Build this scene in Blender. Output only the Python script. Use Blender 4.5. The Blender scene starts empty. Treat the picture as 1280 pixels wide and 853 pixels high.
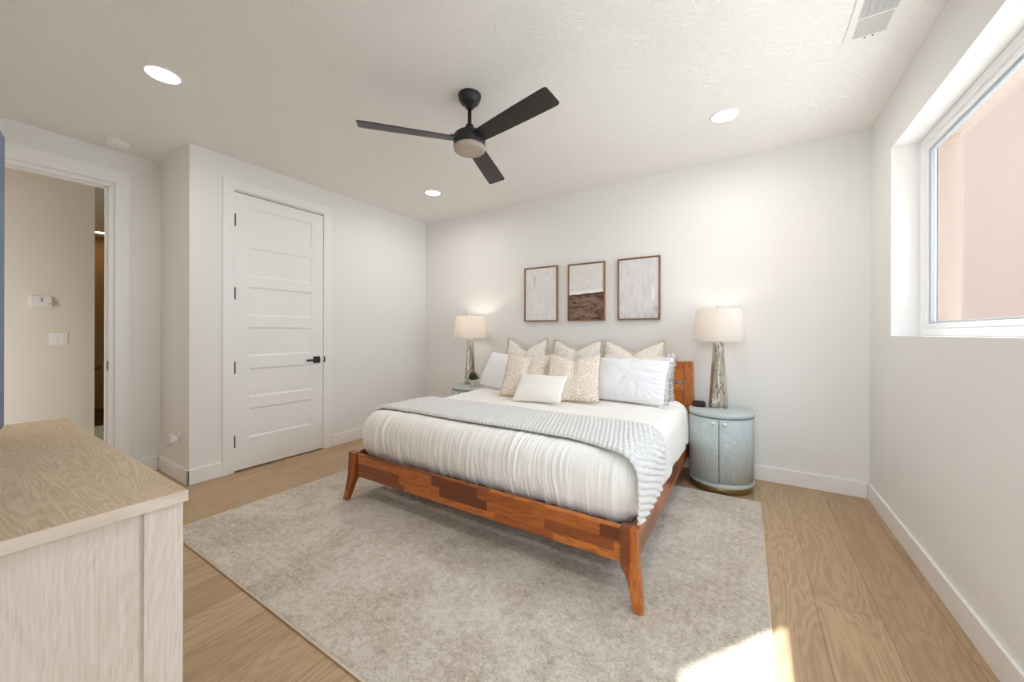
import bpy, bmesh, math, random
from mathutils import Vector, Matrix, noise as mnoise

S = bpy.context.scene
COL = S.collection
PI = math.pi
random.seed(7)

# ------------------------------------------------------------------ camera, world, lights, exposure
F_PX, YAW, HOR, ROLL, CAM_H = 469.12, 0.5608, 416.35, 0.0024, 1.2276
cam_d = bpy.data.cameras.new('camera')
cam = bpy.data.objects.new('camera', cam_d)
COL.objects.link(cam)
cam_d.sensor_fit = 'HORIZONTAL'
cam_d.sensor_width = 36.0
cam_d.lens = F_PX / 1280.0 * 36.0
cam_d.shift_y = (HOR - 426.5) / 1280.0
cam_d.clip_start = 0.02
cam.matrix_world = (Matrix.Translation((0, 0, CAM_H)) @ Matrix.Rotation(YAW, 4, 'Z')
                    @ Matrix.Rotation(PI / 2, 4, 'X') @ Matrix.Rotation(ROLL, 4, 'Z'))
S.camera = cam

WORLD_STRENGTH = 4.9
SUN_STRENGTH = 12.0
SUN_DIR = (-0.577, -0.817, -1.108)
DOWNLIGHT_W = 4.6
LAMP_W = 1.5
EXPOSURE = 0.32

w = bpy.data.worlds.new('sky'); S.world = w
w.use_nodes = True
wn = w.node_tree.nodes; wl = w.node_tree.links
wn.clear()
wo = wn.new('ShaderNodeOutputWorld'); wb = wn.new('ShaderNodeBackground')
wt = wn.new('ShaderNodeTexCoord'); ws = wn.new('ShaderNodeSeparateXYZ'); wr = wn.new('ShaderNodeValToRGB')
wl.new(wt.outputs['Generated'], ws.inputs[0]); wl.new(ws.outputs['Z'], wr.inputs[0])
wr.color_ramp.elements[0].position = 0.0; wr.color_ramp.elements[0].color = (0.87, 0.955, 1.09, 1)
wr.color_ramp.elements[1].position = 0.7; wr.color_ramp.elements[1].color = (0.78, 0.92, 1.11, 1)
wl.new(wr.outputs[0], wb.inputs[0]); wb.inputs[1].default_value = WORLD_STRENGTH
wl.new(wb.outputs[0], wo.inputs[0])

sun_d = bpy.data.lights.new('sun', 'SUN'); sun_d.energy = SUN_STRENGTH; sun_d.angle = math.radians(0.9)
sun_d.color = (1.0, 0.97, 0.93)
sun = bpy.data.objects.new('sun', sun_d); COL.objects.link(sun)
sun.location = (8, 9, 12)
sun.rotation_euler = Vector(SUN_DIR).to_track_quat('-Z', 'Y').to_euler()


def portal(name, loc, rot, sx, sy):
    d = bpy.data.lights.new(name, 'AREA'); d.shape = 'RECTANGLE'; d.size = sx; d.size_y = sy
    d.cycles.is_portal = True
    o = bpy.data.objects.new(name, d); COL.objects.link(o); o.location = loc; o.rotation_euler = rot
    return o


S.view_settings.view_transform = 'Standard'
S.view_settings.look = 'None'
S.view_settings.exposure = EXPOSURE
S.view_settings.gamma = 1.0
S.view_settings.use_curve_mapping = False
S.cycles.max_bounces = 14
S.cycles.diffuse_bounces = 10
S.cycles.glossy_bounces = 4
S.cycles.transmission_bounces = 8
S.cycles.transparent_max_bounces = 12
S.cycles.caustics_reflective = False
S.cycles.caustics_refractive = False
S.cycles.sample_clamp_indirect = 6.0
S.cycles.use_denoising = True

# ------------------------------------------------------------------ node material helpers
def lin(c):
    r = []
    for v in c[:3]:
        v = v / 255.0
        r.append(v / 12.92 if v <= 0.04045 else ((v + 0.055) / 1.055) ** 2.4)
    return (r[0], r[1], r[2], 1.0)


class NT:
    """a small expression layer over a material's node tree"""
    def __init__(self, name):
        self.m = bpy.data.materials.new(name); self.m.use_nodes = True
        self.t = self.m.node_tree; self.t.nodes.clear()
        self.out = self.t.nodes.new('ShaderNodeOutputMaterial')

    def n(self, typ, **kw):
        nd = self.t.nodes.new(typ)
        for k, v in kw.items():
            setattr(nd, k, v)
        return nd

    def link(self, a, b):
        self.t.links.new(a.s if isinstance(a, E) else a, b)

    def put(self, sock, v):
        if isinstance(v, E):
            self.t.links.new(v.s, sock)
        elif isinstance(v, (tuple, list)):
            v = tuple(v)
            sock.default_value = v if len(v) == len(sock.default_value) else v[:len(sock.default_value)]
        else:
            sock.default_value = v

    def math(self, op, a, b=None, c=None):
        nd = self.n('ShaderNodeMath', operation=op)
        self.put(nd.inputs[0], a)
        if b is not None: self.put(nd.inputs[1], b)
        if c is not None: self.put(nd.inputs[2], c)
        return E(self, nd.outputs[0])

    def coord(self, kind='Object'):
        return E(self, self.n('ShaderNodeTexCoord').outputs[kind])

    def xyz(self, kind='Object'):
        sp = self.n('ShaderNodeSeparateXYZ'); self.link(self.coord(kind), sp.inputs[0])
        return [E(self, sp.outputs[i]) for i in range(3)]

    def vec(self, x, y, z):
        nd = self.n('ShaderNodeCombineXYZ')
        for i, v in enumerate((x, y, z)): self.put(nd.inputs[i], v)
        return E(self, nd.outputs[0])

    def noise(self, v, scale=5.0, detail=3.0, rough=0.55, dist=0.0):
        nd = self.n('ShaderNodeTexNoise')
        self.put(nd.inputs['Vector'], v)
        nd.inputs['Scale'].default_value = scale; nd.inputs['Detail'].default_value = detail
        nd.inputs['Roughness'].default_value = rough; nd.inputs['Distortion'].default_value = dist
        return E(self, nd.outputs[0])

    def white(self, v):
        nd = self.n('ShaderNodeTexWhiteNoise', noise_dimensions='3D'); self.put(nd.inputs['Vector'], v)
        return E(self, nd.outputs['Value'])

    def voronoi(self, v, scale=5.0, feature='F1'):
        nd = self.n('ShaderNodeTexVoronoi', feature=feature); self.put(nd.inputs['Vector'], v)
        nd.inputs['Scale'].default_value = scale
        return E(self, nd.outputs[0])

    def ramp(self, f, stops, interp='LINEAR'):
        nd = self.n('ShaderNodeValToRGB'); cr = nd.color_ramp; cr.interpolation = interp
        while len(cr.elements) < len(stops): cr.elements.new(0.5)
        for e, (p, c) in zip(cr.elements, stops):
            e.position = p; e.color = c if len(c) == 4 else (*c, 1)
        self.put(nd.inputs[0], f)
        return E(self, nd.outputs[0])

    def mix(self, f, a, b, mode='MIX'):
        nd = self.n('ShaderNodeMix', data_type='RGBA', blend_type=mode)
        self.put(nd.inputs[0], f); self.put(nd.inputs[6], a); self.put(nd.inputs[7], b)
        return E(self, nd.outputs[2])

    def sstep(self, v, lo, hi):
        nd = self.n('ShaderNodeMapRange', interpolation_type='SMOOTHSTEP')
        self.put(nd.inputs[0], v); nd.inputs[1].default_value = lo; nd.inputs[2].default_value = hi
        return E(self, nd.outputs[0])

    def principled(self, color, rough=0.6, metal=0.0, spec=0.5, bump=None, bump_d=0.01, bump_s=0.5, sheen=0.0,
                   emission=None, em_s=0.0, coat=0.0):
        p = self.n('ShaderNodeBsdfPrincipled')
        self.put(p.inputs['Base Color'], color); self.put(p.inputs['Roughness'], rough)
        p.inputs['Metallic'].default_value = metal; p.inputs['Specular IOR Level'].default_value = spec
        p.inputs['Sheen Weight'].default_value = sheen
        p.inputs['Coat Weight'].default_value = coat
        if emission is not None:
            p.inputs['Emission Color'].default_value = emission; p.inputs['Emission Strength'].default_value = em_s
        if bump is not None:
            b = self.n('ShaderNodeBump'); b.inputs['Strength'].default_value = bump_s
            b.inputs['Distance'].default_value = bump_d
            self.put(b.inputs['Height'], bump); self.link(b.outputs[0], p.inputs['Normal'])
        self.link(p.outputs[0], self.out.inputs[0])
        self.p = p
        return self.m


class E:
    def __init__(self, nt, s): self.nt = nt; self.s = s
    def __add__(self, o): return self.nt.math('ADD', self, o)
    __radd__ = __add__
    def __sub__(self, o): return self.nt.math('SUBTRACT', self, o)
    def __rsub__(self, o): return self.nt.math('SUBTRACT', o, self)
    def __mul__(self, o): return self.nt.math('MULTIPLY', self, o)
    __rmul__ = __mul__
    def __truediv__(self, o): return self.nt.math('DIVIDE', self, o)
    def floor(self): return self.nt.math('FLOOR', self)
    def frac(self): return self.nt.math('FRACT', self)
    def abs(self): return self.nt.math('ABSOLUTE', self)
    def sin(self): return self.nt.math('SINE', self)
    def sqrt(self): return self.nt.math('SQRT', self)
    def gt(self, o): return self.nt.math('GREATER_THAN', self, o)
    def lt(self, o): return self.nt.math('LESS_THAN', self, o)
    def min(self, o): return self.nt.math('MINIMUM', self, o)
    def max(self, o): return self.nt.math('MAXIMUM', self, o)


def flat(name, rgb, rough=0.6, metal=0.0, spec=0.5, nscale=0, namt=0.04, coat=0.0):
    t = NT(name); c = lin(rgb)
    if nscale:
        f = t.noise(t.coord(), nscale, 3)
        c = t.mix(f, tuple(v * (1 - namt) for v in c[:3]) + (1,), tuple(min(1, v * (1 + namt)) for v in c[:3]) + (1,))
    return t.principled(c, rough, metal, spec, coat=coat)


def mat_wall(name, rgb):
    t = NT(name); v = t.coord('Object')
    b = t.noise(v, 140, 3) * 0.4 + t.noise(v, 26, 2) * 0.6
    return t.principled(lin(rgb), 0.75, spec=0.25, bump=b, bump_d=0.0015, bump_s=0.25)


def mat_ceiling():
    t = NT('textured_ceiling'); v = t.coord('Object')
    ws_ = t.noise(v, 4.0, 2, dist=0.6)
    x, y, z = t.xyz()
    a = t.noise(t.vec(x * 1.0 + ws_ * 0.5, y + ws_ * 0.4, 0.0), 15, 4, 0.6, 2.0)
    r = t.sstep((a - 0.5).abs(), 0.0, 0.09)
    return t.principled(lin((244, 242, 239)), 0.85, spec=0.2, bump=r, bump_d=0.007, bump_s=0.42)


def grain(t, u, v, s=1.0, seed=0.0, ringf=95.0):
    """oak figure: u runs along the grain, v across it; returns (cathedral lines, fine streaks)"""
    wob = t.noise(t.vec(u * 0.9 * s, v * 5.5 * s, seed), 1.0, 2.5, 0.5, 0.25)
    rings = ((wob * ringf + v * 40.0 * s).sin() * 0.5) + 0.5
    fine = t.noise(t.vec(u * 3.0 * s, v * 130.0 * s, seed), 1.0, 3, 0.6)
    return rings, fine, wob


def mat_floor():
    t = NT('oak_plank_floor')
    x, y, z = t.xyz()
    PW, PL = 0.229, 1.8
    xr = (x - 0.262) / PW
    row = xr.floor()
    fx = xr.frac()
    off = row * row * 0.21 + row * 0.0
    yr = (y - 2.21 - off) / PL
    cell = yr.floor(); fy = yr.frac()
    rnd = t.white(t.vec(row, cell, 3.0))
    rnd2 = t.white(t.vec(row, cell, 9.0))
    rings, fine, wob = grain(t, y + rnd * 7.0, x + rnd2 * 3.0, 1.0, rnd * 20.0, 120.0)
    base = t.ramp(rnd, [(0.0, lin((180, 151, 117))), (0.5, lin((188, 160, 125))), (1.0, lin((196, 168, 133)))])
    f = rings * 0.2 + fine * 0.8
    c = t.mix(t.sstep(f, 0.32, 0.72) * 0.55, base, lin((150, 121, 90)), 'MIX')
    c = t.mix(t.sstep(wob, 0.5, 0.75) * 0.25, c, lin((142, 114, 84)))
    ex = fx.min(1.0 - fx) * PW; ey = fy.min(1.0 - fy) * PL
    gap = 1.0 - t.sstep(ex.min(ey), 0.0004, 0.0022)
    c = t.mix(gap * 0.65, c, lin((92, 72, 54)))
    h = (1.0 - gap) * 1.0 + fine * 0.12
    return t.principled(c, 0.42 + 0.0, spec=0.4, bump=h, bump_d=0.0012, bump_s=0.4)


def mat_oak(name, along, light, dark, deep, s=1.0, amt=0.75, ringf=95.0, ringw=0.3):
    t = NT(name); c = t.xyz(); i = 'XYZ'.index(along)
    u = c[i]; o = [c[k] for k in range(3) if k != i]
    v = o[0] + o[1] * 0.83
    rings, fine, wob = grain(t, u, v, s, 2.0, ringf)
    pores = t.sstep(t.noise(t.vec(u * 14.0, v * 420.0, 1.0), 1.0, 2), 0.52, 0.75)
    f = rings * ringw + fine * 0.62 + (wob - 0.5) * 0.3
    col = t.ramp(f, [(0.15, lin(light)), (0.55, lin(dark)), (0.95, lin(deep))])
    col = t.mix(pores * 0.35 * amt, col, lin(deep))
    return t.principled(col, 0.55, spec=0.3, bump=fine * 0.5 + rings * 0.3, bump_d=0.001, bump_s=0.3)


def mat_acacia(name, along, across, honey=False):
    t = NT(name); c = t.xyz(); u = c['XYZ'.index(along)]; v = c['XYZ'.index(across)]
    k = [q for q in 'XYZ' if q not in (along, across)][0]; wv = c['XYZ'.index(k)]
    rr = (v / 0.056).floor()
    ur = (u / 0.36 + t.white(t.vec(rr, 2.0, 1.0)) * 5.0); cell = ur.floor()
    rnd = t.white(t.vec(rr, cell, 5.0)); rnd2 = t.white(t.vec(rr, cell, 8.0))
    wob = t.noise(t.vec(u * 3.0 + rnd * 9.0, v * 16.0 + rnd2 * 9.0, wv * 16.0), 1.0, 3, 0.55, 0.4)
    rings = (wob * 38.0).sin() * 0.5 + 0.5
    fine = t.noise(t.vec(u * 7.0, v * 170.0, wv * 170.0), 1.0, 3)
    base = t.ramp(rnd, [(0.0, lin((104, 46, 14))), (0.35, lin((158, 80, 22))), (0.7, lin((192, 106, 34))), (1.0, lin((208, 124, 50)))])
    if honey: base = t.ramp(rnd, [(0.0, lin((188, 104, 28))), (0.5, lin((208, 122, 36))), (1.0, lin((222, 140, 50)))])
    col = t.mix(t.sstep(rings * 0.5 + fine * 0.6, 0.45, 0.95) * 0.5, base, lin((100, 44, 14)))
    knot = t.noise(t.vec(u * 5.0, v * 9.0, wv * 9.0 + 4.0), 1.0, 2)
    col = t.mix(t.sstep(knot, 0.66, 0.8) * 0.8, col, lin((48, 20, 8)))
    return t.principled(col, 0.34, spec=0.5, bump=fine, bump_d=0.0005, bump_s=0.25, coat=0.25)


def mat_rug():
    t = NT('woven_rug'); x, y, z = t.xyz()
    hx, hy = 1.54, 1.205
    wv = t.coord()
    n1 = t.noise(wv, 2.4, 5, 0.62, 0.5); n2 = t.noise(wv, 9.0, 4, 0.6); n3 = t.noise(t.vec(x * 60.0, y * 160.0, 0.0), 1.0, 2)
    sx = hx - x.abs(); sy = hy - y.abs()
    d = sx.min(sy)
    # worn traditional figure: rings of faint medallions in a lattice, and a border of bands
    cx = ((x / 0.46).frac() - 0.5) * 0.46; cy = ((y / 0.46).frac() - 0.5) * 0.46
    r = (cx * cx + cy * cy).sqrt()
    fig = (r * 95.0 + n2 * 4.0).sin() * 0.5 + 0.5
    band = ((d * 130.0).sin() * 0.5 + 0.5) * (t.sstep(d, 0.09, 0.1) * (1.0 - t.sstep(d, 0.34, 0.36)))
    zig = (((x + y) * 120.0).sin() * ((x - y) * 120.0).sin()) * 0.5 + 0.5
    pat = fig * (1.0 - t.sstep(d, 0.36, 0.37)) * 0.0 + fig * t.sstep(d, 0.36, 0.37) * 0.45 + band * (0.3 + zig * 0.4)
    wear = t.sstep(n1, 0.36, 0.66)
    n4 = t.noise(wv, 38.0, 4, 0.7, 0.8); n5 = t.noise(wv, 130.0, 2, 0.7)
    f = pat * n2 * 0.34 + wear * 0.30 + (n3 - 0.5) * 0.5 + (n2 - 0.5) * 0.45 + (n4 - 0.5) * 1.5 + (n5 - 0.5) * 1.1 + 0.14
    c = t.ramp(f, [(0.0, lin((226, 218, 205))), (0.4, lin((204, 192, 176))), (0.85, lin((168, 152, 132)))])
    h = n3 * 0.6 + t.noise(wv, 110, 3, 0.7) * 0.7
    return t.principled(c, 0.95, spec=0.1, bump=h, bump_d=0.010, bump_s=0.9, sheen=0.15)


def mat_cloth(name, rgb, weave=900, bump_d=0.0006, var=0.03, rough=0.9, sheen=0.2):
    t = NT(name); v = t.coord(); x, y, z = t.xyz()
    wv = ((x * weave).sin() * (z * weave + y * weave).sin())
    n = t.noise(v, 12, 3)
    c = lin(rgb)
    col = t.mix(n, tuple(k * (1 - var) for k in c[:3]) + (1,), tuple(min(1, k * (1 + var)) for k in c[:3]) + (1,))
    return t.principled(col, rough, spec=0.15, bump=wv * 0.4 + t.noise(v, 300, 2) * 0.6, bump_d=bump_d, bump_s=0.5, sheen=sheen)


def mat_medallion():
    t = NT('medallion_print'); x, y, z = t.xyz()
    P = 0.165
    px = x / P + 0.15; row = (y / P * 1.12 + 0.25); ri = row.floor()
    par = (ri * 0.5).frac()
    cx = ((px + par).frac() - 0.5) * P; cy = (row.frac() - 0.5) * P
    r = (cx * cx + cy * cy).sqrt()
    at = t.math('ARCTAN2', cy, cx)
    pet = (at * 10.0).sin()
    rings = ((r * 300.0) + pet * 0.9).sin()
    line = t.sstep(rings, -0.15, 0.45)
    fill = t.noise(t.vec(x, y, 0.0), 55, 2, 0.5, 1.2)
    vine = 1.0 - t.sstep((fill - 0.5).abs(), 0.02, 0.06)
    inside = 1.0 - t.sstep(r, 0.074, 0.08)
    m = line * inside + vine * (1.0 - inside)
    m = m * (0.6 + t.noise(t.coord(), 14, 2) * 0.5)
    col = t.mix(m, lin((240, 232, 221)), lin((202, 178, 148)))
    return t.principled(col, 0.9, spec=0.15, bump=m, bump_d=0.0006, bump_s=0.4, sheen=0.2)


def mat_sham():
    t = NT('euro_sham_linen'); v = t.coord(); x, y, z = t.xyz()
    n = t.noise(t.vec(x, y, 0.0), 30, 2, 0.5, 1.0)
    vine = 1.0 - t.sstep((n - 0.5).abs(), 0.015, 0.06)
    col = t.mix(vine * 0.6, lin((239, 233, 224)), lin((214, 199, 178)))
    return t.principled(col, 0.9, spec=0.15, bump=t.noise(v, 260, 2), bump_d=0.0008, bump_s=0.5, sheen=0.2)


def mat_raffia():
    t = NT('blue_grey_raffia'); x, y, z = t.xyz()
    ang = t.math('ARCTAN2', y, x)
    a = t.noise(t.vec(ang * 60.0, z * 9.0, 0.0), 1.0, 3, 0.6)
    b = t.noise(t.vec(ang * 4.0, z * 240.0, 3.0), 1.0, 3, 0.6)
    f = a * 0.5 + b * 0.5
    col = t.ramp(f, [(0.3, lin((150, 161, 161))), (0.5, lin((185, 194, 193))), (0.72, lin((214, 219, 216)))])
    return t.principled(col, 0.6, spec=0.35, bump=f, bump_d=0.001, bump_s=0.4)


def mat_mercury():
    t = NT('mercury_glass'); v = t.coord(); x, y, z = t.xyz()
    n = t.noise(t.vec(x * 2.0, y * 2.0, z * 0.8), 28, 5, 0.7, 0.5)
    st = t.noise(t.vec(x * 80.0, y * 80.0, z * 6.0), 1.0, 3, 0.6)
    f = t.sstep(n * 0.6 + st * 0.4, 0.40, 0.62)
    col = t.mix(f, lin((232, 228, 218)), lin((128, 116, 98)))
    m = t.principled(col, 0.16, metal=0.75, spec=0.6, bump=n, bump_d=0.001, bump_s=0.3, coat=0.6)
    t.put(t.p.inputs['Roughness'], f * 0.3 + 0.12)
    return m


def mat_shade(name='lamp_shade_linen'):
    t = NT(name); x, y, z = t.xyz()
    c = lin((240, 235, 229))
    d = t.n('ShaderNodeBsdfDiffuse'); d.inputs[0].default_value = c
    r = t.n('ShaderNodeBsdfTranslucent'); r.inputs[0].default_value = c
    m = t.n('ShaderNodeMixShader'); m.inputs[0].default_value = 0.42
    t.link(d.outputs[0], m.inputs[1]); t.link(r.outputs[0], m.inputs[2]); t.link(m.outputs[0], t.out.inputs[0])
    return t.m


def mat_glass():
    t = NT('window_glass')
    tr = t.n('ShaderNodeBsdfTransparent'); tr.inputs[0].default_value = (0.92, 0.935, 0.93, 1)
    g = t.n('ShaderNodeBsdfGlossy'); g.inputs['Roughness'].default_value = 0.0
    fr = t.n('ShaderNodeFresnel'); fr.inputs[0].default_value = 1.45
    m = t.n('ShaderNodeMixShader')
    ge = t.n('ShaderNodeNewGeometry')
    t.put(m.inputs[0], E(t, fr.outputs[0]) * (1.0 - E(t, ge.outputs['Backfacing']))); t.link(tr.outputs[0], m.inputs[1]); t.link(g.outputs[0], m.inputs[2])
    t.link(m.outputs[0], t.out.inputs[0])
    return t.m


def mat_emit(name, rgb, s):
    t = NT(name); e = t.n('ShaderNodeEmission'); e.inputs[0].default_value = lin(rgb); e.inputs[1].default_value = s
    t.link(e.outputs[0], t.out.inputs[0]); return t.m


def mat_stucco(name, rgb):
    t = NT(name); v = t.coord()
    n = t.noise(v, 90, 4, 0.65); b = t.noise(v, 1.2, 3)
    c = lin(rgb)
    col = t.mix(b, tuple(k * 0.95 for k in c[:3]) + (1,), c)
    return t.principled(col, 0.9, spec=0.1, bump=n, bump_d=0.004, bump_s=0.5)


def mat_knit():
    t = NT('chunky_knit'); v = t.coord()
    n = t.noise(v, 160, 3, 0.6)
    col = t.mix(n, lin((208, 206, 203)), lin((232, 230, 226)))
    return t.principled(col, 0.95, spec=0.1, bump=n, bump_d=0.002, bump_s=0.5, sheen=0.3)


def mat_art(kind):
    t = NT('painted_canvas_' + kind); x, y, z = t.xyz()   # x in -.2...2, z 0..0.61
    if kind == 'shore':
        n = t.noise(t.vec(x * 9.0, z * 22.0, 1.0), 1.0, 5, 0.65, 0.6)
        n2 = t.noise(t.vec(x * 14.0, z * 60.0, 5.0), 1.0, 4, 0.7)
        hz = z + (t.noise(t.vec(x * 9.0, 0.0, 2.0), 1.0, 3) - 0.5) * 0.03 - x * 0.05
        sky = t.ramp(n * 0.6 + n2 * 0.4, [(0.3, lin((218, 214, 211))), (0.7, lin((236, 233, 230)))])
        gnd = t.ramp(n * 0.65 + n2 * 0.35, [(0.34, lin((52, 34, 27))), (0.46, lin((104, 78, 66))), (0.56, lin((152, 126, 112))), (0.66, lin((76, 52, 42)))])
        gnd = t.mix(1.0 - t.sstep(z, 0.0, 0.20), gnd, lin((70, 46, 34)), 'MULTIPLY') if False else gnd
        foam = t.sstep(hz, 0.285, 0.29) * (1.0 - t.sstep(hz, 0.305, 0.33))
        dark = t.sstep(hz, 0.262, 0.272) * (1.0 - t.sstep(hz, 0.28, 0.288))
        c = t.mix(t.sstep(hz, 0.283, 0.289), gnd, sky)
        c = t.mix(foam * 0.95, c, lin((246, 243, 240)))
        c = t.mix(dark * 0.75, c, lin((40, 34, 34)))
    elif kind == 'pale':
        n = t.noise(t.vec(x * 18.0, z * 9.0, 1.0), 1.0, 5, 0.7, 0.3)
        c = t.ramp(n, [(0.3, lin((220, 218, 217))), (0.65, lin((236, 234, 232)))])
        ln = 1.0 - t.sstep((x + 0.075 + (t.noise(t.vec(0.0, z * 30.0, 1.0), 1.0, 2) - 0.5) * 0.01).abs(), 0.002, 0.009)
        top = t.sstep(z, 0.36, 0.42) * (1.0 - t.sstep(z, 0.5, 0.54))
        c = t.mix(ln * (1.0 - top) * 0.7, c, lin((240, 238, 236)))
        c = t.mix(ln * top * 0.7, c, lin((128, 120, 122)))
    else:
        n = t.noise(t.vec(x * 30.0, z * 5.0, 1.0), 1.0, 5, 0.7, 0.3); n2 = t.noise(t.vec(x, z, 0.0), 7, 4)
        c = t.ramp(n * 0.6 + n2 * 0.4, [(0.32, lin((204, 202, 202))), (0.5, lin((221, 219, 218))), (0.68, lin((235, 232, 229)))])
        edge = t.sstep(x, 0.10, 0.19) * (1.0 - t.sstep(z, 0.1, 0.35)) * t.sstep(n2, 0.45, 0.6)
        c = t.mix(edge * 0.6, c, lin((120, 118, 122)))
        wht = (1.0 - t.sstep((x - 0.14).abs(), 0.008, 0.022)) * (1.0 - t.sstep((z - 0.25).abs(), 0.03, 0.09))
        c = t.mix(wht * 0.8, c, lin((246, 245, 244)))
        lo = (1.0 - t.sstep(z, 0.02, 0.12)) * t.sstep(n, 0.42, 0.6)
        c = t.mix(lo * 0.45, c, lin((140, 138, 140)))
    return t.principled(c, 0.8, spec=0.2)


M = {}
M['wall'] = mat_wall('painted_drywall', (235, 234, 231))
M['ceiling'] = mat_ceiling()
M['trim'] = flat('semi_gloss_white_paint', (240, 239, 237), 0.4, spec=0.4)
M['door'] = flat('white_door_paint', (240, 239, 237), 0.42, spec=0.4)
M['floor'] = mat_floor()
M['rug'] = mat_rug()
M['rug_edge'] = flat('rug_binding', (218, 204, 184), 0.9)
M['black'] = flat('matte_black_metal', (22, 21, 21), 0.42, spec=0.5)
M['fanblade'] = flat('dark_bronze_blade', (44, 39, 35), 0.45, spec=0.5, nscale=30, namt=0.1)
M['dark'] = flat('dark_void_paint', (18, 16, 15), 0.9)
M['oak_x'] = mat_oak('bleached_oak_top', 'X', (226, 204, 172), (200, 174, 142), (152, 124, 94), 1.6, 1.0, 230.0, 0.2)
M['oak_z'] = mat_oak('bleached_oak_side', 'Z', (234, 227, 219), (217, 207, 196), (176, 162, 148), 1.7, 1.0, 150.0, 0.12)
M['oak_y'] = mat_oak('bleached_oak_edge', 'Y', (236, 226, 213), (224, 211, 196), (196, 178, 158), 1.2)
M['acacia_x'] = mat_acacia('acacia_blocks_wide', 'X', 'Z')
M['acacia_y'] = mat_acacia('acacia_blocks_side', 'Y', 'Z')
M['honey_x'] = mat_acacia('honey_acacia_board', 'X', 'Z', True)
M['honey_z'] = mat_acacia('honey_acacia_post', 'Z', 'X', True)
M['acacia_z'] = mat_acacia('acacia_blocks_post', 'Z', 'X')
M['duvet'] = mat_cloth('ivory_duvet_cotton', (243, 240, 234))
M['mattress'] = mat_cloth('mattress_ticking', (232, 226, 216))
M['white_cotton'] = mat_cloth('white_pillowcase_cotton', (239, 239, 241), sheen=0.1)
M['lumbar'] = mat_cloth('cream_boucle', (246, 242, 235), weave=420, bump_d=0.002)
M['sham'] = mat_sham()
M['sham_edge'] = mat_cloth('sham_fringe', (216, 206, 190), weave=500, bump_d=0.002)
M['medal'] = mat_medallion()
M['medal_edge'] = mat_cloth('medallion_piping', (196, 174, 142))
M['ruche'] = mat_cloth('ruched_ivory_cotton', (234, 229, 222))
M['knit'] = mat_knit()
M['raffia'] = mat_raffia()
M['raffia_trim'] = flat('blue_grey_lacquer', (190, 198, 197), 0.5, nscale=60, namt=0.05)
M['seam'] = flat('seam_shadow_grey', (92, 106, 108), 0.7)
M['brass'] = flat('aged_brass', (158, 134, 86), 0.35, metal=0.85, nscale=20, namt=0.1)
M['nickel'] = flat('polished_nickel', (222, 218, 208), 0.18, metal=0.9)
M['pearl'] = flat('pearl_knob', (238, 234, 224), 0.2, spec=0.7)
M['mercury'] = mat_mercury()
M['shade'] = mat_shade()
M['vinyl'] = flat('white_vinyl_window', (242, 243, 243), 0.35, spec=0.45)
M['gasket'] = flat('grey_gasket', (176, 184, 188), 0.5)
M['glass'] = mat_glass()
M['peach'] = mat_stucco('peach_stucco', (136, 117, 105))
M['peach_light'] = mat_stucco('pale_peach_stucco', (184, 164, 150))
M['concrete'] = mat_stucco('pale_concrete', (222, 220, 216))
M['plastic'] = flat('white_plastic', (238, 237, 234), 0.4)
M['plastic_grey'] = flat('grey_plastic', (198, 198, 196), 0.45)
M['bulb'] = mat_emit('downlight_glow', (255, 247, 235), 4.0)
M['warm_bulb'] = mat_emit('warm_bulb_glow', (255, 214, 160), 30.0)
M['warm_disc'] = mat_emit('hall_light_glow', (255, 226, 170), 6.0)
M['frosted'] = flat('frosted_fan_lens', (176, 162, 148), 0.55)
M['walnut'] = flat('walnut_frame', (146, 106, 70), 0.45, nscale=40, namt=0.2)
M['art_pale'] = mat_art('pale'); M['art_shore'] = mat_art('shore'); M['art_grey'] = mat_art('grey')
M['clock'] = flat('dark_burgundy_plastic', (52, 32, 36), 0.3, nscale=80, namt=0.3)
M['clock_face'] = flat('clock_black_glass', (30, 18, 22), 0.12)
M['digits'] = flat('clock_digit_red', (120, 46, 54), 0.5)
M['leaf'] = flat('succulent_leaf', (78, 92, 54), 0.55, nscale=40, namt=0.35)
M['pot'] = flat('white_ceramic_pot', (226, 220, 212), 0.35)
M['soil'] = flat('potting_soil', (52, 42, 34), 0.95)
M['tv'] = flat('tv_dark_bezel', (20, 24, 30), 0.35)
M['tv_screen'] = flat('tv_screen_sky_tint', (70, 98, 130), 0.35, spec=0.5)  # sky reflection on the screen painted as its blue base colour
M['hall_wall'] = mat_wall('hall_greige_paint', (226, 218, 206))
M['lamplit_wall'] = mat_wall('hall_lamplit_tan', (172, 140, 102))  # warm tone of the far ceiling light is put into this tan
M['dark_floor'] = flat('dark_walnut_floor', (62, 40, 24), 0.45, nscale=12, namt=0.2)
M['tile'] = flat('pale_hall_tile', (226, 228, 220), 0.35, nscale=6, namt=0.05)
M['vent_hole'] = flat('vent_shadow', (92, 102, 100), 0.7)

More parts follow.
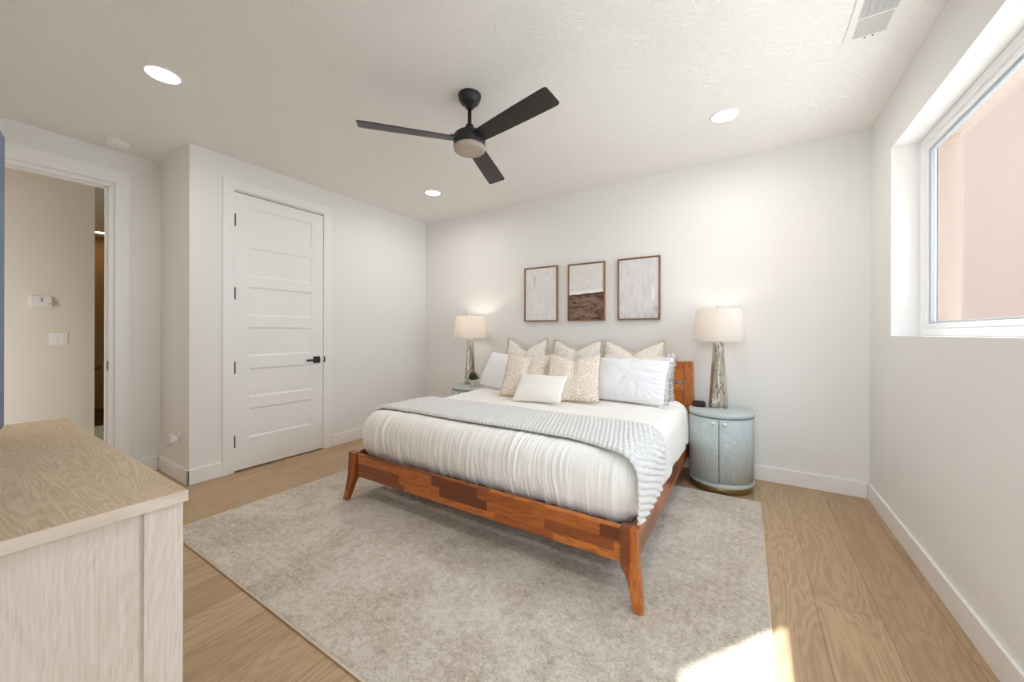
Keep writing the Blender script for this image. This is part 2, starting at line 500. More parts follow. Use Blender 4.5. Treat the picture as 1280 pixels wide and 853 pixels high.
# ------------------------------------------------------------------ geometry helpers
class MB:
    """collects shapes in world coordinates, then becomes ONE mesh object"""
    def __init__(self): self.v = []; self.f = []; self.sm = []

    def add(self, verts, faces, smooth=False):
        o = len(self.v); self.v += [Vector(p) for p in verts]
        self.f += [tuple(i + o for i in q) for q in faces]; self.sm += [smooth] * len(faces)
        return self

    def box(self, a, b):
        x0, x1 = sorted((a[0], b[0])); y0, y1 = sorted((a[1], b[1])); z0, z1 = sorted((a[2], b[2]))
        return self.add([(x0, y0, z0), (x1, y0, z0), (x1, y1, z0), (x0, y1, z0), (x0, y0, z1), (x1, y0, z1), (x1, y1, z1), (x0, y1, z1)],
                        [(0, 3, 2, 1), (4, 5, 6, 7), (0, 1, 5, 4), (1, 2, 6, 5), (2, 3, 7, 6), (3, 0, 4, 7)])

    def loft(self, rings, cap=True, smooth=False, closed=True):
        n = len(rings[0]); vs = [p for r in rings for p in r]; fs = []
        for k in range(len(rings) - 1):
            for i in range(n if closed else n - 1):
                j = (i + 1) % n
                fs.append((k * n + i, k * n + j, (k + 1) * n + j, (k + 1) * n + i))
        self.add(vs, fs, smooth)
        if cap and closed:
            o = len(self.v) - len(vs)
            self.f.append(tuple(o + i for i in range(n - 1, -1, -1))); self.sm.append(False)
            self.f.append(tuple(o + (len(rings) - 1) * n + i for i in range(n))); self.sm.append(False)
        return self

    def lathe(self, c, prof, n=40, sx=1.0, sy=1.0, smooth=True, cap=True, axis='Z'):
        rings = []
        for r, z in prof:
            ring = []
            for i in range(n):
                a = 2 * PI * i / n; p = (r * sx * math.cos(a), r * sy * math.sin(a), z)
                if axis == 'X': p = (p[2], p[0], p[1])
                if axis == 'Y': p = (p[0], p[2], p[1])
                ring.append((c[0] + p[0], c[1] + p[1], c[2] + p[2]))
            rings.append(ring)
        return self.loft(rings, cap, smooth)

    def ell(self, c, rx, ry, rz, n=20, m=12):
        rings = []
        for k in range(1, m):
            t = -PI / 2 + PI * k / m
            rings.append([(c[0] + rx * math.cos(t) * math.cos(2 * PI * i / n), c[1] + ry * math.cos(t) * math.sin(2 * PI * i / n), c[2] + rz * math.sin(t)) for i in range(n)])
        return self.loft(rings, True, True)

    def tube(self, pts, r, n=10):
        rings = []
        pts = [Vector(p) for p in pts]
        for i, p in enumerate(pts):
            t = (pts[min(i + 1, len(pts) - 1)] - pts[max(i - 1, 0)]).normalized()
            up = Vector((0, 0, 1)) if abs(t.z) < 0.9 else Vector((1, 0, 0))
            a = t.cross(up).normalized(); b = t.cross(a)
            rr = r[i] if isinstance(r, (list, tuple)) else r
            rings.append([p + a * rr * math.cos(2 * PI * k / n) + b * rr * math.sin(2 * PI * k / n) for k in range(n)])
        return self.loft(rings, True, True)

    def grid(self, fn, nu, nv, smooth=True):
        vs = [fn(i / nu, j / nv) for j in range(nv + 1) for i in range(nu + 1)]
        fs = [(j * (nu + 1) + i, j * (nu + 1) + i + 1, (j + 1) * (nu + 1) + i + 1, (j + 1) * (nu + 1) + i) for j in range(nv) for i in range(nu)]
        return self.add(vs, fs, smooth)

    def build(self, name, mat, parent=None, bevel=0.0, seg=2, weld=False, mats=None, local=False):
        me = bpy.data.meshes.new(name)
        if parent is not None:
            org = Vector((0, 0, 0)) if local else Vector(parent['_o'])
        elif local:
            org = Vector((0, 0, 0))
        else:
            xs = [p.x for p in self.v]; ys = [p.y for p in self.v]; zs = [p.z for p in self.v]
            org = Vector(((min(xs) + max(xs)) / 2, (min(ys) + max(ys)) / 2, min(zs)))
        me.from_pydata([tuple(p - org) for p in self.v], [], self.f)
        me.polygons.foreach_set('use_smooth', self.sm)
        bm = bmesh.new(); bm.from_mesh(me)
        if weld: bmesh.ops.remove_doubles(bm, verts=bm.verts, dist=1e-5)
        bmesh.ops.recalc_face_normals(bm, faces=bm.faces)
        bm.to_mesh(me); bm.free()
        me.materials.append(mat)
        o = bpy.data.objects.new(name, me); COL.objects.link(o)
        if parent is not None:
            o.parent = parent
        else:
            o.location = org
        o['_o'] = tuple(org) if parent is None else tuple(parent['_o'])
        if bevel:
            b = o.modifiers.new('bevel', 'BEVEL'); b.width = bevel; b.segments = seg; b.limit_method = 'ANGLE'; b.angle_limit = math.radians(35)
            b.harden_normals = False
        return o


def tag(o, label, cat, group=None, kind=None):
    o['label'] = label; o['category'] = cat
    if group: o['group'] = group
    if kind: o['kind'] = kind
    return o


def thing(name, loc, label, cat, group=None, kind=None):
    o = bpy.data.objects.new(name, None); COL.objects.link(o); o.location = loc; o['_o'] = tuple(loc)
    o.empty_display_size = 0.05
    return tag(o, label, cat, group, kind)


def struct(mb, name, mat, label, cat, bevel=0.0):
    return tag(mb.build(name, mat, None, bevel), label, cat, None, 'structure')


def B(a, b): return MB().box(a, b)


def sm01(t): t = max(0.0, min(1.0, t)); return t * t * (3 - 2 * t)

# ------------------------------------------------------------------ the room shell
D, R, L, YC, L2, H = 3.776, 0.770, -3.793, 1.172, -4.463, 2.743
HALL_X = -5.60
WT = 0.185
YF = -0.19                       # front wall behind the chest; the camera stands in a nook beside it
NOOK_X, NOOK_Y = -0.50, -1.35

fl = MB().box((L2 - 0.14, NOOK_Y - 0.1, -0.06), (R, D + 0.12, 0.0))
struct(fl, 'floor', M['floor'], 'wide light oak plank floor running towards the bed wall', 'floor').location.z = -0.06
fo = bpy.data.objects['floor']; fo.data.transform(Matrix.Translation(fo.location)); fo.location = (0, 0, 0)
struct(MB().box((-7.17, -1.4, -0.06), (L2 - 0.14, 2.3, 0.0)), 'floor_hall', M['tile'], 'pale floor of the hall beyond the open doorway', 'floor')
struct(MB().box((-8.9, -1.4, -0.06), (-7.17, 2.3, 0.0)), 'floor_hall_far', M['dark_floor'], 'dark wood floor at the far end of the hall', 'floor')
ce = struct(MB().box((-8.9, NOOK_Y - 0.1, H), (R + WT, D + 0.12, H + 0.08)), 'ceiling', M['ceiling'], 'white ceiling with swirled plaster texture', 'ceiling')

struct(B((L2 - 0.14, D, 0), (R, D + 0.12, H)), 'wall_back', M['wall'], 'white wall behind the bed with three framed pictures', 'wall')
WY0, WY1, WZ0, WZ1 = 0.95, 3.297, 1.215, 2.405
wr_ = MB().box((R, NOOK_Y - 0.1, 0), (R + WT, D + 0.12, WZ0)).box((R, NOOK_Y - 0.1, WZ1), (R + WT, D + 0.12, H))
wr_.box((R, WY1, WZ0), (R + WT, D + 0.12, WZ1)).box((R, NOOK_Y - 0.1, WZ0), (R + WT, WY0, WZ1))
XO, EY1, EZ0, EZ1 = 1.05, 3.232, 1.235, 2.395        # stucco skin outside, its opening a little smaller
we = MB().box((R + WT, NOOK_Y - 0.2, -0.15), (XO, D + 0.2, EZ0)).box((R + WT, NOOK_Y - 0.2, EZ1), (XO, D + 0.2, 3.0))
we.box((R + WT, EY1, EZ0), (XO, D + 0.2, EZ1)).box((R + WT, NOOK_Y - 0.2, EZ0), (XO, WY0 + 0.05, EZ1))
struct(we, 'wall_exterior', M['peach_light'], 'pale peach stucco edge outside the window, along its left jamb', 'wall')
struct(wr_, 'wall_right', M['wall'], 'white wall on the right with the deep window recess', 'wall')

# closet wall with its door pocket
DY0, DY1, DZ = 1.474, 2.294, 2.465
wlm = MB().box((L - 0.16, YC, 0), (L, DY0, H)).box((L - 0.16, DY1, 0), (L, D, H)).box((L - 0.16, DY0, DZ), (L, DY1, H)).box((L - 0.18, DY0 - .02, 0), (L - 0.16, DY1 + .02, H))
struct(wlm, 'wall_left', M['wall'], 'white closet wall holding the panelled door', 'wall')
struct(B((L2 - 0.14, YC, 0), (L - 0.16, YC + 0.12, H)), 'wall_return', M['wall'], 'short shaded return wall between closet wall and open doorway', 'wall')
OY0, OY1, OZ = -0.06, 0.865, 2.445
wa = MB().box((L2 - 0.13, OY1, 0), (L2, YC, H)).box((L2 - 0.13, YF, 0), (L2, OY0, H)).box((L2 - 0.13, OY0, OZ), (L2, OY1, H))
struct(wa, 'wall_doorway', M['wall'], 'white wall at far left with the open doorway to the hall', 'wall')
wf = MB().box((L2 - 0.14, YF - 0.12, 0), (NOOK_X, YF, H)).box((NOOK_X - 0.12, NOOK_Y, 0), (NOOK_X, YF, H)).box((NOOK_X - 0.12, NOOK_Y - 0.12, 0), (R + 0.2, NOOK_Y, 0.12))
wf.box((NOOK_X - 0.12, NOOK_Y - 0.12, 2.42), (R + 0.2, NOOK_Y, H)).box((NOOK_X - 0.12, NOOK_Y - 0.12, .12), (NOOK_X + 0.06, NOOK_Y, 2.42)).box((R - 0.06, NOOK_Y - 0.12, .12), (R + 0.2, NOOK_Y, 2.42))
struct(wf, 'wall_front', M['wall'], 'white wall behind the oak chest and the camera', 'wall')

# hall beyond the doorway
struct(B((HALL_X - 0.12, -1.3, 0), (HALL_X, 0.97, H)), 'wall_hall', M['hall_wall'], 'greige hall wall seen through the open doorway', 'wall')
struct(B((-8.88, 0.85, 0), (-8.76, 2.3, H)), 'wall_hall_end', M['lamplit_wall'], 'dim wall at the far end of the hall, warm lamplight in its tan colour', 'wall')
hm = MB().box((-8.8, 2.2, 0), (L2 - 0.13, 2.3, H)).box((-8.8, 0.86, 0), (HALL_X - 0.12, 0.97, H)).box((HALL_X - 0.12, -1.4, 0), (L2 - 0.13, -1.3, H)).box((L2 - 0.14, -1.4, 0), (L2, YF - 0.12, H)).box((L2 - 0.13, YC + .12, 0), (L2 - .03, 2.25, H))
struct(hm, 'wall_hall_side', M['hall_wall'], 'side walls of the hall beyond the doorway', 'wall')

# baseboards (bevelled boards)
BH, BT = 0.122, 0.0155
def baseboard(name, a, b, label):
    struct(B(a, b), name, M['trim'], label, 'baseboard', bevel=0.004)
baseboard('baseboard_back', (L + BT, D - BT, 0), (R - BT, D, BH), 'white baseboard along the wall behind the bed')
baseboard('baseboard_right', (R - BT, NOOK_Y, 0), (R, D - BT, BH), 'white baseboard under the window wall')
baseboard('baseboard_left', (L, 2.382, 0), (L + BT, D - BT, BH), 'white baseboard right of the closet door')
baseboard('baseboard_closet', (L, YC - BT, 0), (L + BT, 1.394, BH), 'short white baseboard left of the closet door')
baseboard('baseboard_return', (L2 + BT, YC - BT, 0), (L + BT, YC, BH), 'white baseboard on the shaded return wall')
baseboard('baseboard_doorway', (L2, 0.972, 0), (L2 + BT, YC - BT, BH), 'white baseboard beside the open doorway')

# casings
CT = 0.018
c1 = MB().box((L, 1.394, 0), (L + CT, 1.480, 2.475)).box((L, 2.290, 0), (L + CT, 2.378, 2.475)).box((L, 1.394, 2.475), (L + CT, 2.378, 2.560))
c1.box((L - 0.1, DY0, 0), (L, DY0 + 0.006, DZ)).box((L - 0.1, DY1 - 0.006, 0), (L, DY1, DZ))
struct(c1, 'trim_1', M['trim'], 'flat white casing around the closet door', 'trim', bevel=0.003)
c2 = MB().box((L2, 0.885, 0), (L2 + CT, 0.972, 2.465)).box((L2, -0.16, 0), (L2 + CT, -0.08, 2.465)).box((L2, -0.16, 2.465), (L2 + CT, 0.972, 2.575))
struct(c2, 'trim_2', M['trim'], 'flat white casing around the open doorway', 'trim', bevel=0.003)
c3 = MB().box((L2 - 0.13, OY1 - 0.014, 0), (L2 + 0.004, OY1 + 0.006, OZ)).box((L2 - 0.13, OY0, OZ - 0.014), (L2 + 0.004, OY1, OZ + 0.006))
c3.box((L2 - 0.075, OY1 - 0.026, 0), (L2 - 0.04, OY1 - 0.014, OZ - 0.014)).box((L2 - 0.075, OY0, OZ - 0.026), (L2 - 0.04, OY1 - 0.014, OZ - 0.014))
t3 = struct(c3, 'trim_3', M['trim'], 'white jamb lining of the open doorway', 'trim', bevel=0.002)
B((L2 - 0.03, OY1 - 0.0155, 0.91), (L2 - 0.002, OY1 - 0.013, 0.985)).build('strike_plate', M['black'], t3)

# ------------------------------------------------------------------ closet door
dr = thing('door_1', (L, 1.885, 0), 'white six-panel closet door with black lever and hinges', 'door', None, 'structure')
XF = L + 0.006
m = MB().box((L - 0.034, 1.483, 0.014), (XF - 0.008, 2.287, 2.453))
py0, py1 = 1.594, 2.170
tops = [2.346, 1.992, 1.637, 1.275, 0.905, 0.545]; ph = 0.262
m.box((XF - 0.009, 1.483, 0.014), (XF, py0, 2.453)).box((XF - 0.009, py1, 0.014), (XF, 2.287, 2.453))
edges = [2.453] + [q for tz in tops for q in (tz, tz - ph)] + [0.014]
for k in range(0, len(edges), 2):
    m.box((XF - 0.009, py0, edges[k + 1]), (XF, py1, edges[k]))
for tz in tops:   # sloped sticking around each flat panel
    z1, z0 = tz, tz - ph; s = 0.014
    outer = [(XF - 0.0005, py0, z0), (XF - 0.0005, py1, z0), (XF - 0.0005, py1, z1), (XF - 0.0005, py0, z1)]
    inner = [(XF - 0.0075, py0 + s, z0 + s), (XF - 0.0075, py1 - s, z0 + s), (XF - 0.0075, py1 - s, z1 - s), (XF - 0.0075, py0 + s, z1 - s)]
    m.loft([outer, inner], cap=False)
m.build('door_slab', M['door'], dr)
for zc in (2.208, 1.566, 0.917, 0.274):
    h = MB().box((XF - 0.004, 1.473, zc - 0.051), (XF + 0.004, 1.490, zc + 0.051)).lathe((XF + 0.008, 1.482, zc - 0.053), [(0.0065, 0), (0.0065, 0.106)], 12)
    h.build('hinge', M['black'], dr)
hz, hy = 0.945, 2.218
ro = B((XF - 0.002, hy - 0.034, hz - 0.034), (XF + 0.011, hy + 0.034, hz + 0.034)).build('handle_plate', M['black'], dr, bevel=0.003)
lv = MB().lathe((XF + 0.010, hy, hz), [(0.012, 0), (0.012, 0.038)], 16, axis='X').box((XF + 0.038, hy - 0.125, hz - 0.010), (XF + 0.050, hy + 0.014, hz + 0.010))
lv.build('lever_handle', M['black'], dr, bevel=0.002)
B((L + 0.004, 2.291, hz - 0.03), (L + CT + 0.002, 2.306, hz + 0.03)).build('strike_plate', M['black'], dr)

# ------------------------------------------------------------------ window
win = thing('window_1', (0.93, (WY0 + WY1) / 2, WZ0), 'wide white vinyl window set deep in the right wall', 'window', None, 'structure')
def ring_frame(x0, x1, y0, y1, z0, z1, wdt):
    q = MB().box((x0, y0, z0), (x1, y0 + wdt, z1)).box((x0, y1 - wdt, z0), (x1, y1, z1))
    return q.box((x0, y0 + wdt, z0), (x1, y1 - wdt, z0 + wdt)).box((x0, y0 + wdt, z1 - wdt), (x1, y1 - wdt, z1))
e = 0.001
fr1 = ring_frame(0.895, 0.953, WY0 + e, WY1 - e, WZ0 + e, WZ1 - e, 0.042)
fr1.build('window_frame', M['vinyl'], win, bevel=0.004)
fr2 = ring_frame(0.907, 0.948, WY0 + .043, WY1 - .043, WZ0 + .043, WZ1 - .043, 0.03)
fr2.build('sash', M['vinyl'], win, bevel=0.004)
fr3 = ring_frame(0.918, 0.940, WY0 + .073, WY1 - .073, WZ0 + .068, WZ1 - .073, 0.016)
fr3.build('glazing_bead', M['gasket'], win, bevel=0.003)
B((0.926, WY0 + .085, WZ0 + .08), (0.932, WY1 - .085, WZ1 - .085)).build('window_pane', M['glass'], win)
portal('daylight_portal', (1.055, (WY0 + WY1) / 2, (WZ0 + WZ1) / 2), (0, math.radians(90), 0), WZ1 - WZ0, WY1 - WY0)
win2 = thing('window_nook_fill', (0.1, NOOK_Y - 0.06, 0.12), 'unseen white window added in the nook behind the camera for frontal light', 'window', None, 'structure')  # added out of view so daylight also enters from the front
q = MB()
x0, x1, z0, z1, wd = NOOK_X + .06, R - .06, .12, 2.42, .05
q.box((x0, NOOK_Y - .09, z0), (x0 + wd, NOOK_Y - .03, z1)).box((x1 - wd, NOOK_Y - .09, z0), (x1, NOOK_Y - .03, z1)).box((x0, NOOK_Y - .09, z0), (x1, NOOK_Y - .03, z0 + wd)).box((x0, NOOK_Y - .09, z1 - wd), (x1, NOOK_Y - .03, z1))
q.build('window_frame', M['vinyl'], win2, bevel=0.003)
B((x0 + .04, NOOK_Y - .063, z0 + .04), (x1 - .04, NOOK_Y - .057, z1 - .04)).build('window_pane', M['glass'], win2)
portal('nook_portal', ((x0 + x1) / 2, NOOK_Y - .13, (z0 + z1) / 2), (math.radians(90), 0, 0), x1 - x0, z1 - z0)

# outside: concrete yard, neighbouring peach stucco wall, and an added wall blocking sky
struct(B((1.0, -6, -0.35), (12, 12, -0.16)), 'ground', M['concrete'], 'pale concrete yard outside the window', 'ground')
struct(B((1.0, -2.0, -0.2), (6.5, -1.7, 4.4)), 'wall_sky_blocker', M['peach'], 'unseen peach stucco wall added outside, towards the camera side, to hold back sky light', 'wall')  # out of view, added to cut the sky light reaching the bed wall
struct(B((0.6, 6.9, -0.2), (7.5, 7.2, 4.6)), 'wall_outside_far', M['peach'], 'peach stucco wall filling the view outside the window', 'wall')

# ------------------------------------------------------------------ rug
RX0, RX1, RY0, RY1 = -3.005, 0.083, 0.836, 3.246
def rug_pt(u, v):
    x = RX0 + (RX1 - RX0) * u; y = RY0 + (RY1 - RY0) * v
    d = min(x - RX0, RX1 - x, y - RY0, RY1 - y)
    n = mnoise.noise(Vector((x * 24, y * 24, 1))) * 0.5 + mnoise.noise(Vector((x * 70, y * 70, 4))) * 0.5
    w_ = 0.004 * mnoise.noise(Vector((x * 4, y * 4, 8)))
    hx = w_ if min(x - RX0, RX1 - x) < 0.004 else 0.0
    z = 0.0125 * min(1.0, 0.35 + d / 0.012) + (n * 0.0036 if d > 0.01 else 0)
    return (x + hx, y, max(0.002, z))
rm = MB().grid(rug_pt, 340, 268)
rug = tag(rm.build('area_rug', M['rug']), 'large worn cream and beige patterned rug under the bed', 'rug')
rug.data.transform(Matrix.Translation((0, 0, rug.location.z))); rug.location.z = 0
eb = MB()
for a, b in (((RX0, RY0), (RX1, RY0)), ((RX1, RY0), (RX1, RY1)), ((RX1, RY1), (RX0, RY1)), ((RX0, RY1), (RX0, RY0))):
    eb.tube([(a[0], a[1], 0.0095), (b[0], b[1], 0.0095)], 0.0045, 8)
eb.build('rug_binding', M['rug_edge'], rug)

# ------------------------------------------------------------------ bed frame
BXL, BXR, BF, BB = -2.487, -0.413, 1.70, 3.735
bed = thing('bed_frame', ((BXL + BXR) / 2, 2.72, 0), 'reddish-brown block-pattern wooden bed frame with splayed legs', 'bed')
RZ0, RZ1 = 0.183, 0.345
MB().box((BXL + 0.075, BF + 0.012, RZ0), (BXR - 0.075, BF + 0.042, RZ1)).build('foot_rail', M['acacia_x'], bed, bevel=0.004)
for s in (0, 1):
    x0 = BXL + 0.012 if s == 0 else BXR - 0.040
    B((x0, BF + 0.05, RZ0), (x0 + 0.028, BB - 0.07, RZ1)).build('side_rail', M['acacia_y'], bed, bevel=0.004)
def leg(right, front):
    m = MB(); sg = 1 if right else -1; xo = BXR if right else BXL; fy = BF if front else BB; fs = 1 if front else -1
    rings = []
    #      z     outer offset  inner width   front offset  depth
    prof = [(0.352, 0.0, 0.078, 0.0, 0.056), (0.30, 0.001, 0.079, 0.001, 0.056), (0.185, 0.003, 0.079, 0.008, 0.054), (0.165, 0.005, 0.074, 0.011, 0.052),
            (0.145, 0.007, 0.064, 0.014, 0.050), (0.125, 0.009, 0.057, 0.017, 0.048), (0.06, 0.014, 0.049, 0.032, 0.043), (0.012 if front else 0.0, 0.018, 0.042, 0.044, 0.038)]
    for z, oo, iw, fo_, dp in prof:
        oo = oo * (2.0 if right else 0.25); xa = xo + sg * oo; xb = xa - sg * iw
        ya = fy - fs * fo_ * (1 if front else 0.2); yb = ya + fs * dp
        rings.append([(xa, ya, z), (xb, ya, z), (xb, yb, z), (xa, yb, z)])
    m.loft(rings).build('leg', M['acacia_z'], bed, bevel=0.005)
for rgt in (0, 1):
    leg(rgt, True); leg(rgt, False)
# headboard: two slightly tilted boards between two posts, an open slot between them
def tilt(z): return 0.055 * (z - 0.5) * 0.6
def board(z0, z1, nm):
    m = MB(); th = 0.024; y = 3.662
    m.loft([[(BXL + .062, y + tilt(z0), z0), (BXR - .062, y + tilt(z0), z0), (BXR - .062, y + tilt(z0) + th, z0), (BXL + .062, y + tilt(z0) + th, z0)],
            [(BXL + .062, y + tilt(z1), z1), (BXR - .062, y + tilt(z1), z1), (BXR - .062, y + tilt(z1) + th, z1), (BXL + .062, y + tilt(z1) + th, z1)]])
    m.build(nm, M['honey_x'], bed, bevel=0.004)
board(0.802, 0.972, 'headboard_panel'); board(0.585, 0.768, 'headboard_panel')
for rgt in (0, 1):
    sg = 1 if rgt else -1; xo = BXR if rgt else BXL
    rr = []
    for z, oo in ((0.34, 0.022), (0.6, 0.014), (0.978, 0.0)):
        xa = xo + sg * oo; y = 3.650 + tilt(z)
        rr.append([(xa, y - 0.012, z), (xo - sg * 0.066, y - 0.012, z), (xo - sg * 0.066, y + 0.055, z), (xa, y + 0.055, z)])
    MB().loft(rr).build('headboard_post', M['honey_z'], bed, bevel=0.005)
for k in range(11):
    y = 1.82 + k * 0.175
    B((BXL + 0.04, y, 0.262), (BXR - 0.04, y + 0.07, 0.28)).build('slat', M['acacia_x'], bed)

# ------------------------------------------------------------------ mattress and bedding
def rbox(name, mat, x0, x1, y0, y1, z0, z1, r, nx, ny, nz, disp=None, faces='tfblr', parent=None):
    """rounded box shell made from box-face grids, pushed out along its normal by disp(p, n)"""
    m = MB()
    def rp(x, y, z):
        q = Vector((min(max(x, x0 + r), x1 - r), min(max(y, y0 + r), y1 - r), min(max(z, z0 + r), z1 - r)))
        d = Vector((x, y, z)) - q
        n = d.normalized() if d.length > 1e-9 else Vector((0, 0, 1))
        p = q + n * r
        return p + n * disp(p, n) if disp else p
    lx = lambda t: x0 + (x1 - x0) * t; ly = lambda t: y0 + (y1 - y0) * t; lz = lambda t: z0 + (z1 - z0) * t
    if 't' in faces: m.grid(lambda u, v: rp(lx(u), ly(v), z1), nx, ny)
    if 'f' in faces: m.grid(lambda u, v: rp(lx(u), y0, lz(v)), nx, nz)
    if 'b' in faces: m.grid(lambda u, v: rp(lx(u), y1, lz(v)), nx, nz)
    if 'l' in faces: m.grid(lambda u, v: rp(x0, ly(u), lz(v)), ny, nz)
    if 'r' in faces: m.grid(lambda u, v: rp(x1, ly(u), lz(v)), ny, nz)
    if 'd' in faces: m.grid(lambda u, v: rp(lx(u), ly(v), z0), max(2, nx // 4), max(2, ny // 4)) if False else m.grid(lambda u, v: rp(lx(u), ly(v), z0), nx, ny)
    return m.build(name, mat, parent, weld=True)

tag(rbox('mattress', M['mattress'], -2.435, -0.462, 1.83, 3.635, 0.281, 0.60, 0.05, 30, 30, 8, None, 'tfblrd'),
    'pale mattress on the wooden bed, mostly under the duvet', 'mattress')

N3 = lambda x, y, z: mnoise.noise(Vector((x, y, z)))
TOPZ = 0.632
def pleat(p):
    x, y, z = p
    s = y if z > TOPZ - 0.105 else 1.785 - (TOPZ - 0.105 - z)         # path length from the foot up over the top
    wx = x + 0.018 * N3(x * 4, s * 5, 0.3)
    def rid(fx, fs, o): return (1 - abs(N3(wx * fx, s * fs, o)) * 2.2)
    a = max(0, rid(17, 1.7, 0.5)) ** 3; b = max(0, rid(34, 2.6, 5.5)) ** 3; c = max(0, rid(66, 4.0, 9.5)) ** 2
    am = 0.55 + 0.9 * max(0, N3(x * 2.6, s * 2.4, 9.1) + 0.3)
    return am * (a * 0.012 + b * 0.008 + c * 0.003)
def duvet_disp(p, n):
    x, y, z = p
    fr = 1 - sm01((y - 1.92) / 0.30)
    side = sm01((-n.z + 0.75) / 0.75)                                # 0 on top, 1 on the vertical faces
    d = 0.004 * N3(x * 4, y * 4, z * 4) + 0.0025 * N3(x * 13, y * 9, z * 9)
    d += fr * pleat(p) * (0.55 + 0.45 * side) * (1.0 if n.y < 0.3 else 0.3)
    d += 0.018 * math.sin(PI * sm01((z - 0.30) / 0.33)) * sm01((-n.y - 0.05) / 0.8)      # soft belly over the foot rail
    k = sm01((abs(n.x) - 0.1) / 0.8)                                # hanging folds along the sides
    if k > 0:
        d += k * (0.016 * math.sin(PI * sm01((z - 0.28) / 0.36)) + 0.006 * math.sin(y * 17 + 2 * N3(y * 3, z * 3, 2)) * sm01((0.6 - z) / 0.2))
    if n.z > 0.4:
        g = sm01((n.z - 0.4) / 0.6)
        d += g * (0.010 * sm01((y - 2.3) / 1.1) + 0.006 * N3(x * 2.2, y * 2.2, 3.3))
        d += g * 0.004 * (1 - abs(math.sin(y * 16 + x * 2.0 + 2.2 * N3(x * 2, y * 3, 5)))) ** 3 * sm01((y - 2.6) / 0.3)
        d += 0.009 * sm01((y - 3.30) / 0.02) * 0
    return d
tag(rbox('duvet', M['duvet'], -2.455, -0.447, 1.785, 3.47, 0.284, TOPZ, 0.105, 420, 220, 66, duvet_disp, 'tfblr'),
    'ivory gathered duvet covering the bed, pleated over the foot', 'duvet')

# folded-back hem of the duvet along the pillows, hanging in a loose flap at the right
def bed_path(s):
    """s = arc length over the bed from its rounded left edge; gives x, z and the outward normal in XZ"""
    xl, xr, r, a0 = -2.463, -0.435, 0.105, 1.15
    zt = TOPZ + 0.006
    l0 = r * a0; w_ = xr - xl - 2 * r
    if s < l0:
        a = -(a0 - s / r); return xl + r + r * math.sin(a), zt - r + r * math.cos(a), (math.sin(a), math.cos(a))
    s -= l0
    if s < w_: return xl + r + s, zt, (0, 1)
    a = (s - w_) / r
    if a < PI / 2: return xr - r + r * math.sin(a), zt - r + r * math.cos(a), (math.sin(a), math.cos(a))
    return xr + 0.010 * min(1, (a - PI / 2) / 0.8), zt - r - (a - PI / 2) * r, (1, 0)
BL = 0.105 * 1.15 + (2.463 - 0.435 - 0.21) + 0.105 * PI / 2 + 0.165
def hem(u, v):
    s = 0.02 + (BL + 0.03 - 0.02) * u
    x, z, (nx, nz) = bed_path(s)
    y = 3.300 + 0.145 * v + 0.012 * N3(s * 3, 1, 2)
    edge = min(1, min(v, 1 - v) / 0.10)
    h = 0.006 + 0.012 * math.sqrt(max(0, edge * (2 - edge))) + 0.004 * N3(s * 7, y * 9, 1)
    return (x + nx * h, y, z + nz * h)
duv = bpy.data.objects['duvet']
MB().grid(hem, 220, 12).build('turned_hem', M['duvet'], duv)
def flap(u, v):
    y = 2.36 + (3.37 - 2.36) * u
    top = 1.86; bot = BL + 0.025 - 0.035 * sm01((u - 0.75) / 0.25) + 0.016 * N3(y * 4, 2, 2)
    s = top + (bot - top) * v
    x, z, (nx, nz) = bed_path(s)
    h = -0.014 + 0.024 * sm01(v * 3) + 0.004 * v + 0.008 * math.sin(y * 13 + 3 * N3(y * 2, z, 1)) * v * v + 0.004 * N3(y * 14, z * 8, 4)
    return (x + nx * h, y, z + nz * h)
fp = MB().grid(flap, 120, 30).build('hanging_edge', M['duvet'], duv)
fp.modifiers.new('thick', 'SOLIDIFY').thickness = 0.006

# ------------------------------------------------------------------ knit blanket
def knit(u, v):
    s = BL * u
    x, z, (nx, nz) = bed_path(s)
    fedge = 1.925 - 0.150 * sm01((s - 1.60) / 0.5) - 0.05 * sm01((s - 2.05) / 0.2) - 0.03 * sm01(1 - s / 0.25) + 0.012 * N3(s * 2.5, 1, 1)
    bedge = 2.445 + 0.03 * N3(s * 1.6, 3, 3) - 0.09 * sm01((s - 1.95) / 0.25) - 0.16 * sm01((s - 2.17) / 0.12)
    y = fedge + (bedge - fedge) * v
    # knit bumps: offset plump stitches about 3 cm across
    cs = s / 0.028 + 0.12 * N3(s * 6, y * 6, 2); cv = (v * 0.56) / 0.046 + 0.12 * N3(s * 6, y * 6, 8)
    row = math.floor(cv); fx = (cs + 0.5 * (row % 2)) % 1.0 - 0.5; fy = cv % 1.0 - 0.5
    b = max(0.0, 1 - (fx * fx * 4.2 + fy * fy * 4.2)) ** 0.55
    rim = min(v, 1 - v) * 0.56
    roll = math.sqrt(max(0.0, 1 - (1 - min(1, rim / 0.018)) ** 2))
    h = 0.010 + 0.010 * roll + 0.014 * b + 0.004 * N3(x * 5, y * 5, z * 5)
    if u < 0.004: h *= 0.5
    return (x + nx * h, y, z + nz * h)
kb = MB().grid(knit, 860, 190).build('knit_blanket', M['knit'])
tag(kb, 'grey-white chunky knit blanket laid across the bed', 'blanket')
kb.modifiers.new('thick', 'SOLIDIFY').thickness = 0.008

